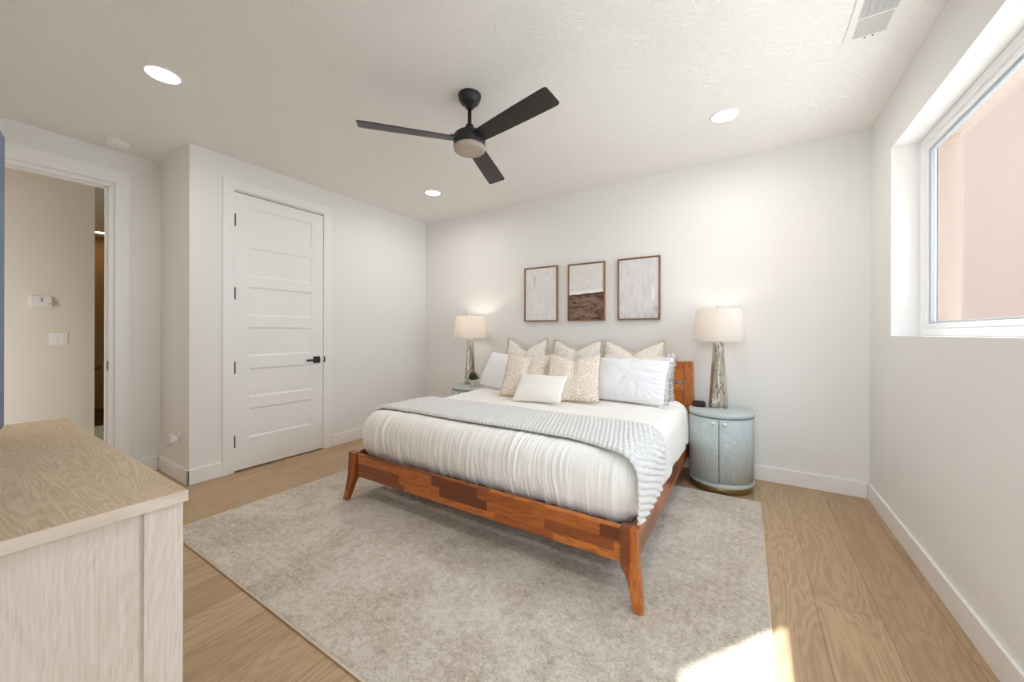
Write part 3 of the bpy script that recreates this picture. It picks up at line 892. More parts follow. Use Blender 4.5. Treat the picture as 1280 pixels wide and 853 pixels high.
# ------------------------------------------------------------------ pillows
def pillow(name, mat, w_, h_, t_, loc, lean, yaw, roll, label, cat='pillow', dip=0.0, edge=None, edge_w=0.0, pinch=0.05, seed=0, group=None,
           wr=0.004, frill=None, thick_lo=0.0, skew=0.0, edge_mat=None, kind_edge='piping', ends=False):
    nn = 46
    rnd = random.Random(seed); ox, oy = rnd.uniform(0, 50), rnd.uniform(0, 50)
    def outline(u, v):
        x = u * w_ / 2 * (1 - pinch * (1 - v * v)); y = v * h_ / 2 * (1 - pinch * (1 - u * u))
        up = max(0, (v + 1) / 2)
        y -= dip * h_ * up ** 2.2 * max(0, 1 - abs(u + skew)) ** 1.1
        x *= 1 + 0.10 * dip * up
        y += 0.006 * N3(u * 2 + ox, v * 2 + oy, 1); x += 0.006 * N3(u * 2 + ox, v * 2 + oy, 9)
        return x, y
    def prof(u, v):
        a = max(0, 1 - abs(u) ** 2.6) ** 0.55 * max(0, 1 - abs(v) ** 2.6) ** 0.55
        up = sm01((v + 0.75) / 1.6)
        crease = 1 - 0.62 * math.exp(-((u + skew) / 0.16) ** 2) * up * (1 if dip else 0)
        return t_ / 2 * a * crease * (1 + thick_lo * (-v)) * (0.92 + 0.18 * N3(u * 1.6 + ox, v * 1.6, oy))
    def wrk(u, v, x, y):
        e_ = max(abs(u), abs(v))
        d = wr * N3(x * 9 + ox, y * 9 + oy, 2) + wr * 0.6 * N3(x * 22 + ox, y * 22, oy)
        # little gathers running in from the corners
        d += wr * 1.3 * sm01((e_ - 0.55) / 0.4) * math.sin(math.atan2(v, u) * 34 + 2 * N3(u * 2 + ox, v * 2, 4)) * 0.6
        if ends: d += 0.014 * (1 - abs(math.sin(v * 6.5 + 2.6 * N3(u * 2.2, v * 2, 3)))) * sm01((u - 0.25) / 0.5) + 0.010 * N3(u * 5, v * 9, 1) * sm01((u - 0.5) / 0.4)
        return d * max(0, 1 - e_ ** 6)
    m = MB()
    def front(a, b):
        u, v = a * 2 - 1, b * 2 - 1; x, y = outline(u, v); return (x, y, prof(u, v) + wrk(u, v, x, y))
    def back(a, b):
        u, v = 1 - a * 2, b * 2 - 1; x, y = outline(u, v); return (x, y, -prof(u, v) * 0.8)
    m.grid(front, nn, nn); m.grid(back, nn, nn)
    me = m.build(name, mat, None, weld=True, local=True)
    if edge:
        pm = MB(); pts = []
        per = [(-1 + 2 * k / 40, -1) for k in range(40)] + [(1, -1 + 2 * k / 40) for k in range(40)] + [(1 - 2 * k / 40, 1) for k in range(40)] + [(-1, 1 - 2 * k / 40) for k in range(40)]
        for (u, v) in per:
            x, y = outline(u, v); pts.append(Vector((x, y, 0)))
        n = len(pts)
        if edge == 'piping':
            pm.loft([[p + (p.normalized() * math.cos(2 * PI * k / 8) + Vector((0, 0, 1)) * math.sin(2 * PI * k / 8)) * edge_w for k in range(8)] for p in pts + [pts[0]]], cap=False, smooth=True)
        else:
            fine = []
            for i in range(n):
                for q in range(6):
                    fine.append(pts[i].lerp(pts[(i + 1) % n], q / 6))
            nf = len(fine)
            rings = []
            for i, p in enumerate(fine + [fine[0]]):
                d = (fine[(i + 1) % nf] - fine[(i - 1) % nf]); nrm = Vector((d.y, -d.x, 0)).normalized()
                k = i % nf
                if edge == 'fringe':
                    wv_ = edge_w * (0.72 + 0.28 * math.sin(k * 1.9) + 0.25 * N3(k * 0.7, ox, 1)); zz = 0.004 * math.sin(k * 0.9) + 0.004 * N3(k * 0.3, 2, oy)
                elif edge == 'ruffle':
                    wv_ = edge_w * (0.85 + 0.5 * N3(k * 0.22, ox, 1)); zz = 0.020 * math.sin(k * 0.55 + 3 * N3(k * 0.09, 1, oy))
                    if edge_only_right and not (p.x > w_ / 2 * 0.86): wv_ = 0.001; zz = 0
                else:
                    wv_ = edge_w; zz = 0.003 * math.sin(k * 0.15)
                rings.append([p - nrm * 0.012 + Vector((0, 0, 0.004)), p + nrm * wv_ * 0.55 + Vector((0, 0, 0.0025 + zz * 0.6)), p + nrm * wv_ + Vector((0, 0, zz)), p + nrm * wv_ * 0.55 + Vector((0, 0, -0.0025 + zz * 0.6)), p - nrm * 0.006 + Vector((0, 0, -0.003))])
            pm.loft(rings, cap=False, smooth=True)
        pm.build(kind_edge, edge_mat or mat, me, local=True)
    me.matrix_world = (Matrix.Translation(loc) @ Matrix.Rotation(math.radians(yaw), 4, 'Z') @ Matrix.Rotation(math.radians(-lean), 4, 'X')
                       @ Matrix.Rotation(PI / 2, 4, 'X') @ Matrix.Rotation(math.radians(roll), 4, 'Z') @ Matrix.Translation((0, h_ / 2, 0)))
    return tag(me, label, cat, group)
edge_only_right = False
PZ = TOPZ + 0.022
pillow('sham_pillow', M['sham'], 0.475, 0.525, 0.17, (-2.075, 3.515, PZ), 13, 0, 0, 'cream fringed square sham, leftmost of the three at the back', pinch=0.015, dip=0.27, edge='fringe', edge_w=0.022, edge_mat=M['sham_edge'], seed=1, group='square shams against the headboard', kind_edge='fringe')
pillow('sham_pillow', M['sham'], 0.50, 0.515, 0.17, (-1.485, 3.515, PZ), 13, 0, 0, 'cream fringed square sham in the middle of the back row', pinch=0.015, dip=0.22, edge='fringe', edge_w=0.022, edge_mat=M['sham_edge'], seed=2, group='square shams against the headboard', kind_edge='fringe')
pillow('sham_pillow', M['sham'], 0.53, 0.515, 0.17, (-0.915, 3.515, PZ), 13, 0, 0, 'cream fringed square sham, rightmost at the back behind the white pillow', pinch=0.015, dip=0.26, edge='fringe', edge_w=0.022, edge_mat=M['sham_edge'], seed=3, group='square shams against the headboard', kind_edge='fringe')
edge_only_right = True
pillow('ruched_sham', M['ruche'], 0.60, 0.385, 0.12, (-0.850, 3.365, PZ), 18, 0, 0, 'ivory pillow with ruched frilly edge beside the wooden headboard end', edge='ruffle', edge_w=0.04, edge_mat=M['ruche'], seed=4, wr=0.010, kind_edge='frill')
pillow('white_pillow', M['white_cotton'], 0.60, 0.385, 0.17, (-2.15, 3.16, PZ), 26, -10, -5, 'plain white bed pillow at the left, nearest the potted plant', seed=5, pinch=0.03)
pillow('white_pillow', M['white_cotton'], 0.70, 0.40, 0.20, (-0.90, 3.15, PZ), 30, -7, 0, 'plain white bed pillow at the right with wrinkled open end', seed=6, pinch=0.03, wr=0.010, edge='ruffle', edge_w=0.03, kind_edge='open_hem', ends=True)
edge_only_right = False
pillow('throw_pillow', M['medal'], 0.46, 0.48, 0.16, (-1.70, 2.91, PZ), 38, 15, 0, 'tan medallion-print throw pillow on the left', dip=0.15, edge='piping', edge_w=0.005, edge_mat=M['medal_edge'], seed=7, group='medallion throw pillows')
pillow('throw_pillow', M['medal'], 0.46, 0.48, 0.16, (-1.25, 2.915, PZ), 36, 14, 1, 'tan medallion-print throw pillow on the right, beside the white pillow', dip=0.15, edge='piping', edge_w=0.005, edge_mat=M['medal_edge'], seed=8, group='medallion throw pillows')
pillow('lumbar_pillow', M['lumbar'], 0.45, 0.275, 0.12, (-1.49, 2.735, PZ), 42, 1, 3, 'small cream oblong pillow in front of the others', seed=9, pinch=0.05)

# ------------------------------------------------------------------ nightstands
def nightstand(cx, cy, label, mirror=1):
    t = thing('nightstand', (cx, cy, 0), label, 'nightstand', 'round-front raffia nightstands')
    a, b = 0.235, 0.250
    def drum(z0, z1, ax, by, n=72, bev=0.0):
        return MB().lathe((cx, cy, 0), [(1 - bev / ax, z0), (1, z0 + bev), (1, z1 - bev), (1 - bev / ax, z1)], n, ax, by, smooth=True)
    def vdrum(z0, z1, ax, by, bev):
        q = MB(); n = 72; rings = []
        for k, z in ((-bev, z0), (0, z0 + bev), (0, z1 - bev), (-bev, z1)):
            rings.append([(cx + (ax + k) * math.cos(2 * PI * i / n), cy + (by + k) * math.sin(2 * PI * i / n), z) for i in range(n)])
        return q.loft(rings, True, True)
    vdrum(0.0, 0.058, a - 0.022, b - 0.030, 0.003).build('plinth', M['brass'], t)
    vdrum(0.056, 0.088, a - 0.001, b - 0.001, 0.004).build('lower_rim', M['raffia_trim'], t)
    vdrum(0.086, 0.575, a - 0.005, b - 0.005, 0.002).build('cabinet_body', M['raffia'], t)
    vdrum(0.583, 0.614, a, b, 0.004).build('top', M['raffia_trim'], t)
    vdrum(0.574, 0.584, a - 0.008, b - 0.008, 0.001).build('shadow_gap', M['seam'], t)
    for s in (-1, 1):   # two curved doors wrapping the front
        def dpt(u, v):
            an = -PI / 2 + s * (0.010 + u * 1.18)
            return (cx + (a - 0.0005) * math.cos(an), cy + (b - 0.0005) * math.sin(an), 0.093 + v * (0.571 - 0.093))
        d = MB().grid(dpt, 24, 2).build('door', M['raffia'], t)
        so = d.modifiers.new('thick', 'SOLIDIFY'); so.thickness = 0.006; so.offset = -1 if s == 1 else 1
        an = -PI / 2 + s * 0.155
        kx, ky = cx + (a + 0.004) * math.cos(an), cy + (b + 0.004) * math.sin(an)
        kn = MB().ell((kx + 0.008 * math.cos(an), ky + 0.008 * math.sin(an), 0.545), 0.0125, 0.0125, 0.0125, 16, 10)
        kn.lathe((kx, ky - 0.004, 0.545), [(0.005, -0.004), (0.005, 0.008)], 10, axis='Y')
        ko = kn.build('knob', M['pearl'], d)
    # vertical seam between the doors
    MB().box((cx - 0.0016, cy - b + 0.0012, 0.093), (cx + 0.0016, cy - b + 0.012, 0.571)).build('door_seam', M['seam'], t)
    return t
NSR = (-0.183, 3.478); NSL = (-2.722, 3.478)
nightstand(*NSR, 'blue-grey woven nightstand right of the bed, fully visible')
nightstand(*NSL, 'blue-grey woven nightstand left of the bed, only its top showing')

# ------------------------------------------------------------------ table lamps
def table_lamp(cx, cy, z0, label, watts):
    t = thing('table_lamp', (cx, cy, z0), label, 'lamp', 'mercury glass table lamps')
    m = MB(); n = 64; rings = []
    for k in range(15):
        f = k / 14; r = 0.070 * (1 - f) + 0.037 * f
        z = z0 + 0.006 + f * 0.545
        ring = []
        for i in range(n):
            a = 2 * PI * i / n
            rr = r * (1 - 0.11 * abs(math.sin(4 * a)) ** 0.7 )
            tw = a + 0.15
            ring.append((cx + rr * math.cos(tw), cy + rr * math.sin(tw), z))
        rings.append(ring)
    m.loft(rings, True, True).build('lamp_base', M['mercury'], t)
    MB().lathe((cx, cy, z0), [(0.066, 0), (0.068, 0.003), (0.066, 0.008)], 40).build('foot', M['nickel'], t)
    MB().lathe((cx, cy, z0), [(0.036, 0.550), (0.030, 0.558), (0.012, 0.562), (0.010, 0.60), (0.017, 0.605), (0.017, 0.645)], 24).build('neck', M['nickel'], t)
    sh = MB().lathe((cx, cy, z0), [(0.193, 0.548), (0.194, 0.556), (0.164, 0.804), (0.163, 0.811), (0.160, 0.811), (0.161, 0.804), (0.190, 0.556), (0.189, 0.548), (0.193, 0.548)], 64, cap=False)
    so = sh.build('lamp_shade', M['shade'], t)
    MB().tube([(cx, cy, z0 + 0.64), (cx, cy, z0 + 0.815)], 0.003).tube([(cx - 0.161, cy, z0 + 0.800), (cx + 0.161, cy, z0 + 0.800)], 0.002).tube([(cx, cy - 0.161, z0 + 0.800), (cx, cy + 0.161, z0 + 0.800)], 0.002).build('harp', M['nickel'], t)
    MB().lathe((cx, cy, z0), [(0.004, 0.812), (0.006, 0.818), (0.012, 0.828), (0.014, 0.838), (0.010, 0.848), (0.002, 0.853)], 20).build('finial', M['nickel'], t)
    MB().ell((cx, cy, z0 + 0.675), 0.028, 0.028, 0.035, 18, 12).build('light_bulb', M['pot'], t)
    d = bpy.data.lights.new('lamp_bulb_light', 'POINT'); d.energy = watts; d.color = (1.0, 0.87, 0.74); d.shadow_soft_size = 0.04
    o = bpy.data.objects.new('lamp_bulb_light', d); COL.objects.link(o); o.location = (0, 0, 0.73); o.parent = t
    return t
table_lamp(-0.205, 3.525, 0.614, 'mercury glass table lamp with white shade on the right nightstand', LAMP_W * 0.7)
table_lamp(-2.80, 3.52, 0.614, 'mercury glass table lamp with lit white shade beside the plant', LAMP_W * 1.3)

# ------------------------------------------------------------------ alarm clock and potted plant
ck = thing('alarm_clock', (-0.345, 3.50, 0.614), 'small dark burgundy alarm clock on the right nightstand', 'clock')
def ckring(z, g):
    n = 24; out = []
    for i in range(n):
        a = 2 * PI * i / n; c_, s_ = math.cos(a), math.sin(a)
        out.append((-0.345 + (0.052 - g) * math.copysign(abs(c_) ** 0.55, c_), 3.50 + (0.026 - g) * math.copysign(abs(s_) ** 0.55, s_), 0.614 + z))
    return out
MB().loft([ckring(0, 0.004), ckring(0.006, 0), ckring(0.03, 0.0), ckring(0.043, 0.005), ckring(0.049, 0.014)], True, True).build('clock_case', M['clock'], ck)
B((-0.385, 3.4725, 0.622), (-0.305, 3.476, 0.652)).build('clock_face', M['clock_face'], ck, bevel=0.001)
dg = MB()
for k, xx in enumerate((-0.372, -0.356, -0.338, -0.322)):
    for zz in (0.628, 0.637, 0.646): dg.box((xx - 0.004, 3.4715, zz - 0.001), (xx + 0.004, 3.473, zz + 0.001))
    dg.box((xx + 0.003, 3.4715, 0.628), (xx + 0.005, 3.473, 0.646))
dg.build('digits', M['digits'], ck)

px_, py_ = -2.655, 3.40
pl = thing('potted_plant', (px_, py_, 0.614), 'small green succulent in a white pot on the left nightstand', 'plant')
MB().lathe((px_, py_, 0.614), [(0.030, 0), (0.034, 0.003), (0.043, 0.07), (0.044, 0.078), (0.040, 0.078), (0.038, 0.066), (0.0, 0.064)], 32, cap=False).build('pot', M['pot'], pl)
MB().lathe((px_, py_, 0.614), [(0.039, 0.060), (0.039, 0.068), (0.02, 0.072)], 24).build('soil', M['soil'], pl)
lf = MB(); rn = random.Random(3)
for k in range(85):
    a = rn.uniform(0, 2 * PI); el = rn.uniform(0.15, 1.45); ln = rn.uniform(0.05, 0.10); wd = rn.uniform(0.007, 0.012)
    o = Vector((px_ + 0.022 * math.cos(a) * rn.random(), py_ + 0.022 * math.sin(a) * rn.random(), 0.614 + 0.07 + 0.012 * rn.random()))
    dv = Vector((math.cos(a) * math.cos(el), math.sin(a) * math.cos(el), math.sin(el)))
    sd = dv.cross(Vector((0, 0, 1))).normalized(); up = sd.cross(dv).normalized()
    rr = []
    for f, wf_ in ((0, 0.35), (0.35, 0.9), (0.65, 1.0), (0.88, 0.6), (1.0, 0.08)):
        c_ = o + dv * ln * f + up * (0.012 * f * f)
        rr.append([c_ + sd * wd * wf_, c_ + up * 0.0022 * wf_, c_ - sd * wd * wf_, c_ - up * 0.003 * wf_])
    lf.loft(rr, True, True)
lf.build('leaves', M['leaf'], pl)

# ------------------------------------------------------------------ pictures
def picture(x0, x1, z0, z1, art, label):
    t = thing('framed_picture', ((x0 + x1) / 2, D, z0), label, 'picture', 'three framed prints over the bed')
    f = 0.011; y0, y1 = D - 0.034, D - 0.002
    m = MB()
    m.box((x0, y0, z0), (x0 + f, y1, z1)).box((x1 - f, y0, z0), (x1, y1, z1)).box((x0 + f, y0, z0), (x1 - f, y1, z0 + f)).box((x0 + f, y0, z1 - f), (x1 - f, y1, z1))
    m.build('picture_frame', M['walnut'], t, bevel=0.0015)
    B((x0 + f + 0.004, y0 + 0.010, z0 + f + 0.004), (x1 - f - 0.004, y1 - 0.004, z1 - f - 0.004)).build('canvas', M[art], t)
    B((x0 + f * .5, y1 - 0.004, z0 + f * .5), (x1 - f * .5, y1, z1 - f * .5)).build('backing', M['walnut'], t)
picture(-2.187, -1.768, 1.357, 1.972, 'art_pale', 'framed pale grey abstract with thin vertical line, left of three')
picture(-1.645, -1.237, 1.357, 1.966, 'art_shore', 'framed abstract shoreline with dark brown lower half, middle of three')
picture(-1.106, -0.701, 1.357, 1.968, 'art_grey', 'framed soft grey abstract, right of three nearest the right lamp')

# ------------------------------------------------------------------ oak chest with television
CH = 0.900
ch = thing('chest_of_drawers', (-1.6, 0.08, 0), 'bleached oak chest with framed end panel in the left foreground', 'chest')
CX0, CX1, CY0, CY1 = -2.208, -0.986, -0.165, 0.303
B((CX0, CY0, CH - 0.022), (-1.6195, CY1, CH)).build('top', M['oak_x'], ch, bevel=0.0012)
B((-1.6165, CY0, CH - 0.022), (CX1, CY1, CH)).build('top', M['oak_x'], ch, bevel=0.0012)
B((CX1 - 0.001, CY0, CH - 0.0225), (CX1 + 0.0015, CY1 + 0.0005, CH - 0.0006)).build('edge_band', M['oak_y'], ch)
B((CX1 - 0.022, CY1 - 0.066, 0), (CX1 - 0.004, CY1 - 0.006, CH - 0.022)).build('stile', M['oak_z'], ch, bevel=0.0015)
B((CX1 - 0.022, CY0, 0), (CX1 - 0.004, CY0 + 0.06, CH - 0.022)).build('stile', M['oak_z'], ch, bevel=0.0015)
B((CX1 - 0.022, CY0 + 0.06, 0.0), (CX1 - 0.012, CY1 - 0.03, CH - 0.022)).build('end_panel', M['oak_z'], ch)
B((CX0 + 0.004, CY0 + 0.02, 0.0), (CX0 + 0.022, CY1 - 0.006, CH - 0.022)).build('end_panel', M['oak_z'], ch)
B((CX0 + 0.022, CY0 + 0.005, 0.03), (CX1 - 0.022, CY1 - 0.028, CH - 0.022)).build('carcass', M['oak_z'], ch)
for i in range(2):
    for j in range(3):
        xa = CX0 + 0.026 + i * 0.588; za = 0.07 + j * 0.268
        dro = B((xa, CY1 - 0.028, za), (xa + 0.58, CY1 - 0.008, za + 0.26)).build('drawer', M['oak_x'], ch, bevel=0.002)
        B((xa + 0.21, CY1 - 0.008, za + 0.125), (xa + 0.37, CY1 + 0.012, za + 0.135)).build('handle', M['black'], dro, bevel=0.002)

tvr = thing('television', (-1.93, 0.142, CH), 'slim dark television at the left edge, standing on the oak chest', 'television')
ang = math.radians(-12)
def tvp(m):   # the set is turned a little towards the bed, about its far end
    for i, p in enumerate(m.v):
        q = p - Vector((-1.937, 0.146, 0)); m.v[i] = Vector((-1.937 + q.x * math.cos(ang) - q.y * math.sin(ang), 0.146 + q.x * math.sin(ang) + q.y * math.cos(ang), p.z))
    return m
tvp(MB().box((-1.937, 0.100, CH + 0.03), (-0.55, 0.146, CH + 0.93))).build('tv_body', M['tv'], tvr, bevel=0.006)
tvp(MB().box((-1.930, 0.1445, CH + 0.04), (-0.557, 0.148, CH + 0.922))).build('screen', M['tv_screen'], tvr)
for xx in (-1.84, -0.95):
    tvp(MB().box((xx - 0.02, 0.100, CH), (xx + 0.02, 0.146, CH + 0.012)).box((xx - 0.012, 0.11, CH + 0.01), (xx + 0.012, 0.135, CH + 0.05))).build('foot', M['tv'], tvr, bevel=0.003)

# ------------------------------------------------------------------ ceiling fan
FX, FY = -1.506, 1.883
fan = thing('ceiling_fan', (FX, FY, 2.38), 'matte black three-blade ceiling fan above the rug', 'ceiling fan')
MB().lathe((FX, FY, 0), [(0.073, H), (0.073, H - 0.008), (0.069, H - 0.026), (0.057, H - 0.050), (0.038, H - 0.066), (0.025, H - 0.070), (0.024, H - 0.084), (0.014, H - 0.089)], 40).build('canopy', M['black'], fan)
MB().lathe((FX, FY, 0), [(0.0125, H - 0.085), (0.0125, 2.50)], 20).lathe((FX, FY, 0), [(0.022, 2.555), (0.026, 2.545), (0.028, 2.51)], 24).build('downrod', M['black'], fan)
MB().lathe((FX, FY, 0), [(0.030, 2.522), (0.062, 2.512), (0.066, 2.500), (0.086, 2.496), (0.098, 2.484), (0.101, 2.455), (0.101, 2.420), (0.098, 2.414)], 56).build('motor_housing', M['black'], fan)
MB().lathe((FX, FY, 0), [(0.0985, 2.415), (0.1005, 2.405), (0.098, 2.392), (0.088, 2.384), (0.05, 2.381)], 56).build('light_lens', M['frosted'], fan)
for deg in (-131.0, -11.5, 109.0):
    a = math.radians(deg); m = MB(); dirv = Vector((math.cos(a), math.sin(a), 0)); sd = Vector((-math.sin(a), math.cos(a), 0))
    pitch = math.radians(-13)
    acr = sd * math.cos(pitch) + Vector((0, 0, 1)) * math.sin(pitch); upv = dirv.cross(acr)
    rr = []
    for d_, wd in ((0.085, 0.048), (0.13, 0.052), (0.25, 0.057), (0.45, 0.063), (0.62, 0.066), (0.652, 0.066), (0.664, 0.060), (0.668, 0.050)):
        c_ = Vector((FX, FY, 2.455)) + dirv * d_
        rr.append([c_ - acr * wd - upv * 0.004, c_ - acr * wd * 0.2 - upv * 0.0045, c_ + acr * wd - upv * 0.004, c_ + acr * wd + upv * 0.003, c_ - acr * wd + upv * 0.003])
    bl = m.loft(rr).build('blade', M['fanblade'], fan, bevel=0.0015)
    q = MB(); rr = []
    for d_, wd in ((0.06, 0.030), (0.10, 0.040), (0.125, 0.036)):
        c_ = Vector((FX, FY, 2.462)) + dirv * d_
        rr.append([c_ - acr * wd - upv * 0.002, c_ + acr * wd - upv * 0.002, c_ + acr * wd + upv * 0.008, c_ - acr * wd + upv * 0.008])
    q.loft(rr).build('blade_bracket', M['black'], fan, bevel=0.002)

# ------------------------------------------------------------------ recessed lights, smoke detector, air vent
def downlight(x, y, label, watts, warm=False, r=0.078):
    t = thing('recessed_light', (x, y, H), label, 'ceiling light', 'round recessed ceiling lights')
    MB().lathe((x, y, 0), [(r + 0.014, H - 0.0005), (r + 0.013, H - 0.005), (r + 0.002, H - 0.007), (r, H - 0.003), (r, H - 0.0005)], 48, cap=False).build('trim_ring', M['trim'], t)
    MB().lathe((x, y, 0), [(0.002, H - 0.0035), (r, H - 0.0035), (r, H - 0.002), (0.002, H - 0.002)], 48, cap=True, smooth=False).build('lens', M['warm_disc'] if warm else M['bulb'], t)
    d = bpy.data.lights.new('downlight_glow', 'AREA'); d.shape = 'DISK'; d.size = r * 1.9; d.energy = watts
    d.color = (1.0, 0.72, 0.42) if warm else (1.0, 0.975, 0.96); d.spread = math.radians(170)
    o = bpy.data.objects.new('downlight_glow', d); COL.objects.link(o); o.location = (0, 0, -0.009); o.parent = t
    return t
downlight(-2.915, 0.775, 'lit recessed ceiling light at the upper left, nearest the open doorway', DOWNLIGHT_W)
downlight(-0.138, 2.995, 'lit recessed ceiling light right of the fan, above the right nightstand', DOWNLIGHT_W)
downlight(-2.888, 2.980, 'small lit recessed ceiling light just below the fan, near the closet wall corner', DOWNLIGHT_W)
downlight(-0.14, 0.775, 'recessed ceiling light over the camera side of the room', DOWNLIGHT_W)
downlight(-8.35, 1.53, 'glowing warm ceiling light deep inside the hall doorway', 0.9, warm=True, r=0.085)
def hall_fill(nm, loc, rot, sx, sy, watts, color):
    d = bpy.data.lights.new(nm, 'AREA'); d.shape = 'RECTANGLE'; d.size = sx; d.size_y = sy; d.energy = watts; d.color = color
    o = bpy.data.objects.new(nm, d); COL.objects.link(o); o.location = loc; o.rotation_euler = rot
hall_fill('hall_wall_fill', (-4.62, -0.62, 0.95), (0, math.radians(90), 0), 1.4, 0.6, 12.0, (0.93, 0.97, 1.04))  # unseen area lamp added to brighten the hall wall
hall_fill('corridor_floor_fill', (-6.5, 2.15, 1.0), (math.radians(-70), 0, math.radians(180)), 0.8, 0.9, 5.0, (0.95, 1.0, 0.95))  # unseen area lamp added to brighten the corridor floor

sd_ = thing('smoke_detector', (-4.228, 0.860, H), 'round white smoke detector on the ceiling above the doorway', 'smoke detector')
MB().lathe((-4.228, 0.860, 0), [(0.074, H), (0.074, H - 0.010), (0.070, H - 0.013)], 40).build('mounting_ring', M['plastic'], sd_)
MB().lathe((-4.228, 0.860, 0), [(0.067, H - 0.012), (0.067, H - 0.030), (0.060, H - 0.040), (0.030, H - 0.043)], 40).build('detector_body', M['plastic'], sd_)
MB().lathe((-4.228 + 0.03, 0.86 - 0.02, 0), [(0.006, H - 0.0415), (0.006, H - 0.0445)], 12).build('test_button', M['plastic_grey'], sd_)

VX0, VX1, VY0, VY1 = 0.416, 0.612, 2.02, 2.585
vt = thing('air_vent', ((VX0 + VX1) / 2, (VY0 + VY1) / 2, H), 'white ceiling air vent with dark louvres near the window wall', 'vent')
vp = MB().box((VX0, VY0, H - 0.006), (VX0 + 0.03, VY1, H)).box((VX1 - 0.03, VY0, H - 0.006), (VX1, VY1, H)).box((VX0 + .03, 2.405, H - 0.006), (VX1 - .03, VY1, H)).box((VX0 + .03, VY0, H - 0.006), (VX1 - .03, VY0 + 0.03, H))
vp.build('vent_frame', M['plastic'], vt, bevel=0.002)
B((VX0 + 0.036, 2.420, H - 0.0085), (VX1 - 0.036, 2.555, H - 0.006)).build('cover_plate', M['plastic_grey'], vt, bevel=0.001)
B((VX0 + 0.03, VY0 + 0.03, H - 0.001), (VX1 - 0.03, 2.405, H)).build('duct_shadow', M['vent_hole'], vt)
for k in range(24):
    y = VY0 + 0.037 + k * 0.0148
    q = MB(); q.loft([[(VX0 + .03, y, H - 0.0015), (VX0 + .03, y + 0.008, H - 0.008), (VX0 + .03, y + 0.0092, H - 0.008), (VX0 + .03, y + 0.0014, H - 0.0015)], [(VX1 - .03, y, H - 0.0015), (VX1 - .03, y + 0.008, H - 0.008), (VX1 - .03, y + 0.0092, H - 0.008), (VX1 - .03, y + 0.0014, H - 0.0015)]])
    q.build('louvre', M['plastic_grey'], vt)
for k in range(4):
    x = VX0 + 0.056 + k * 0.0275
    B((x, VY0 + 0.03, H - 0.009), (x + 0.003, 2.405, H - 0.007)).build('cross_bar', M['plastic_grey'], vt)
for xx in (VX0 + 0.085, VX0 + 0.115):
    MB().lathe((xx, 2.570, 0), [(0.004, H - 0.006), (0.004, H - 0.0085)], 12).build('screw', M['vent_hole'], vt)

# ------------------------------------------------------------------ wall plates
def plate(name, c, w_, h_, nrm, label, cat, kind, gangs=1):
    """nrm: 'x' plate faces +X, 'y' plate faces -Y"""
    t = thing(name, c, label, cat)
    def bx(u0, u1, z0, z1, d0, d1):
        if nrm == 'x': return B((c[0] + d0, c[1] + u0, c[2] + z0), (c[0] + d1, c[1] + u1, c[2] + z1))
        return B((c[0] + u0, c[1] - d1, c[2] + z0), (c[0] + u1, c[1] - d0, c[2] + z1))
    bx(-w_ / 2, w_ / 2, -h_ / 2, h_ / 2, 0, 0.006).build('cover_plate', M['plastic'], t, bevel=0.002)
    for g in range(gangs):
        u = (g - (gangs - 1) / 2) * 0.046
        if kind == 'rocker':
            r = bx(u - 0.0165, u + 0.0165, -0.033, 0.033, 0.005, 0.0095).build('rocker_switch', M['plastic'], t, bevel=0.002)
            bx(u - 0.0175, u + 0.0175, -0.034, 0.034, 0.0055, 0.0062).build('switch_surround', M['plastic_grey'], t)
        elif kind == 'toggle':
            bx(u - 0.006, u + 0.006, -0.012, 0.012, 0.005, 0.012).build('toggle', M['plastic_grey'], t, bevel=0.001)
            bx(u - 0.005, u + 0.005, -0.002, 0.012, 0.010, 0.022).build('toggle', M['plastic'], t, bevel=0.001)
        else:
            for zz in (-0.02, 0.02):
                so = bx(u - 0.0165, u + 0.0165, zz - 0.014, zz + 0.014, 0.005, 0.0085).build('socket', M['plastic'], t, bevel=0.002)
                bx(u - 0.008, u - 0.006, zz - 0.004, zz + 0.007, 0.0084, 0.0088).build('slot', M['dark'], so)
                bx(u + 0.006, u + 0.008, zz - 0.004, zz + 0.007, 0.0084, 0.0088).build('slot', M['dark'], so)
    return t
plate('wall_outlet', (L, 2.632, 0.318), 0.072, 0.115, 'x', 'white wall outlet low on the closet wall, left of the bed', 'outlet', 'outlet')
plate('light_switch', (-3.985, YC, 1.152), 0.072, 0.115, 'y', 'white light switch on the shaded return wall', 'switch', 'rocker')
plate('wall_outlet', (-3.972, YC, 0.338), 0.072, 0.115, 'y', 'white outlet on the shaded return wall, behind a plug-in freshener', 'outlet', 'outlet')
plate('light_switch', (HALL_X, 0.735, 1.160), 0.118, 0.116, 'x', 'white double light switch on the hall wall', 'switch', 'rocker', gangs=2)
pf = thing('plug_in_freshener', (-3.985, YC - 0.03, 0.33), 'small white plug-in air freshener in the return wall outlet', 'air freshener')
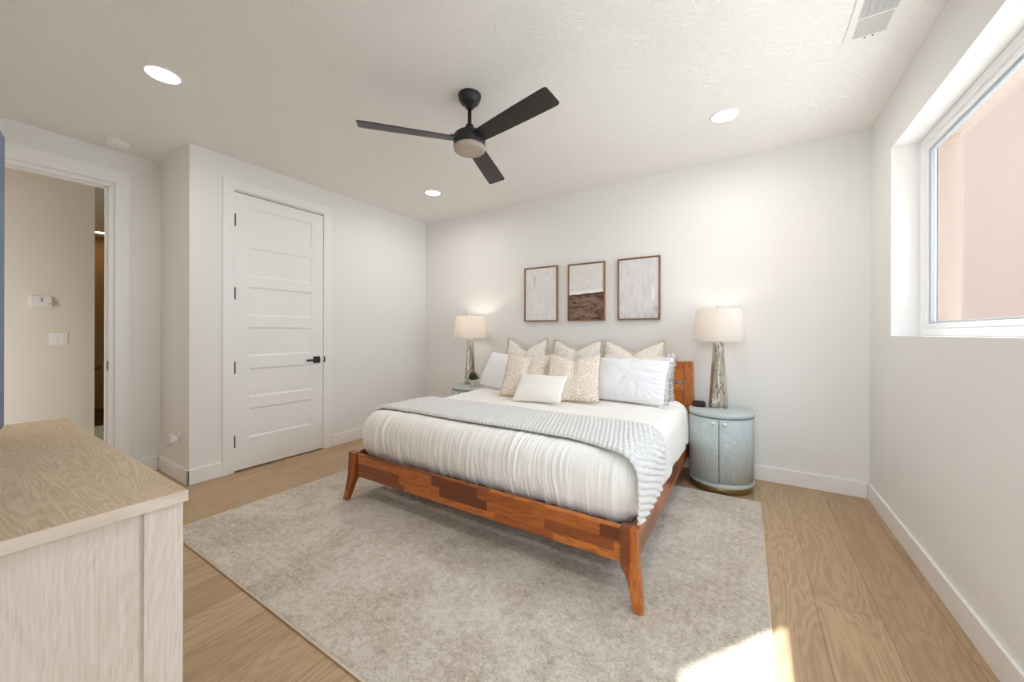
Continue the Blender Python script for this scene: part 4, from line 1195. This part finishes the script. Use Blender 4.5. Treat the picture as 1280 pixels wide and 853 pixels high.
MB().ell((-3.975, YC - 0.040, 0.345), 0.026, 0.028, 0.034, 20, 12).build('freshener_body', M['plastic'], pf)
MB().ell((-3.985, YC - 0.066, 0.318), 0.020, 0.022, 0.024, 18, 10).build('scent_vial', M['plastic_grey'], pf)
MB().lathe((-3.985, YC - 0.055, 0.0), [(0.010, 0.372), (0.017, 0.378), (0.017, 0.388), (0.008, 0.392)], 16).build('vent_cap', M['plastic'], pf)

th_ = thing('thermostat', (HALL_X, 0.62, 1.51), 'white slanted thermostat box with a small dark mark on the hall wall', 'thermostat')
m = MB()
y0, y1 = 0.568, 0.690
m.loft([[(HALL_X, y0, 1.462), (HALL_X + 0.052, y0, 1.462), (HALL_X + 0.046, y0, 1.478), (HALL_X + 0.014, y0, 1.562), (HALL_X, y0, 1.562)],
        [(HALL_X, y1, 1.462), (HALL_X + 0.052, y1, 1.462), (HALL_X + 0.046, y1, 1.478), (HALL_X + 0.014, y1, 1.562), (HALL_X, y1, 1.562)]])
m.build('thermostat_case', M['plastic'], th_, bevel=0.002)
def slant(y, f, o=0.0012): return (HALL_X + 0.046 - 0.032 * f + o, y, 1.478 + 0.084 * f)
m = MB()   # the small printed mark: a 2-like stroke
for (ya, fa), (yb, fb) in (((0.622, 0.72), (0.634, 0.74)), ((0.634, 0.74), (0.636, 0.6)), ((0.636, 0.6), (0.624, 0.42)), ((0.624, 0.42), (0.640, 0.42))):
    m.tube([slant(ya, fa), slant(yb, fb)], 0.0022, 6)
m.build('printed_mark', M['clock'], th_)
MB().ell(slant(0.678, 0.14), 0.004, 0.005, 0.006, 10, 6).build('dial', M['dark'], th_)

dk = thing('door_knob', (HALL_X - 0.06, 0.985, 0.86), 'black knob in the dim gap beyond the hall wall', 'knob')
MB().lathe((HALL_X - 0.03, 0.971, 0.855), [(0.026, 0.0), (0.026, 0.006), (0.012, 0.008), (0.011, 0.022), (0.024, 0.028), (0.027, 0.040), (0.018, 0.050), (0.003, 0.052)], 24, axis='Y').build('knob_body', M['black'], dk)
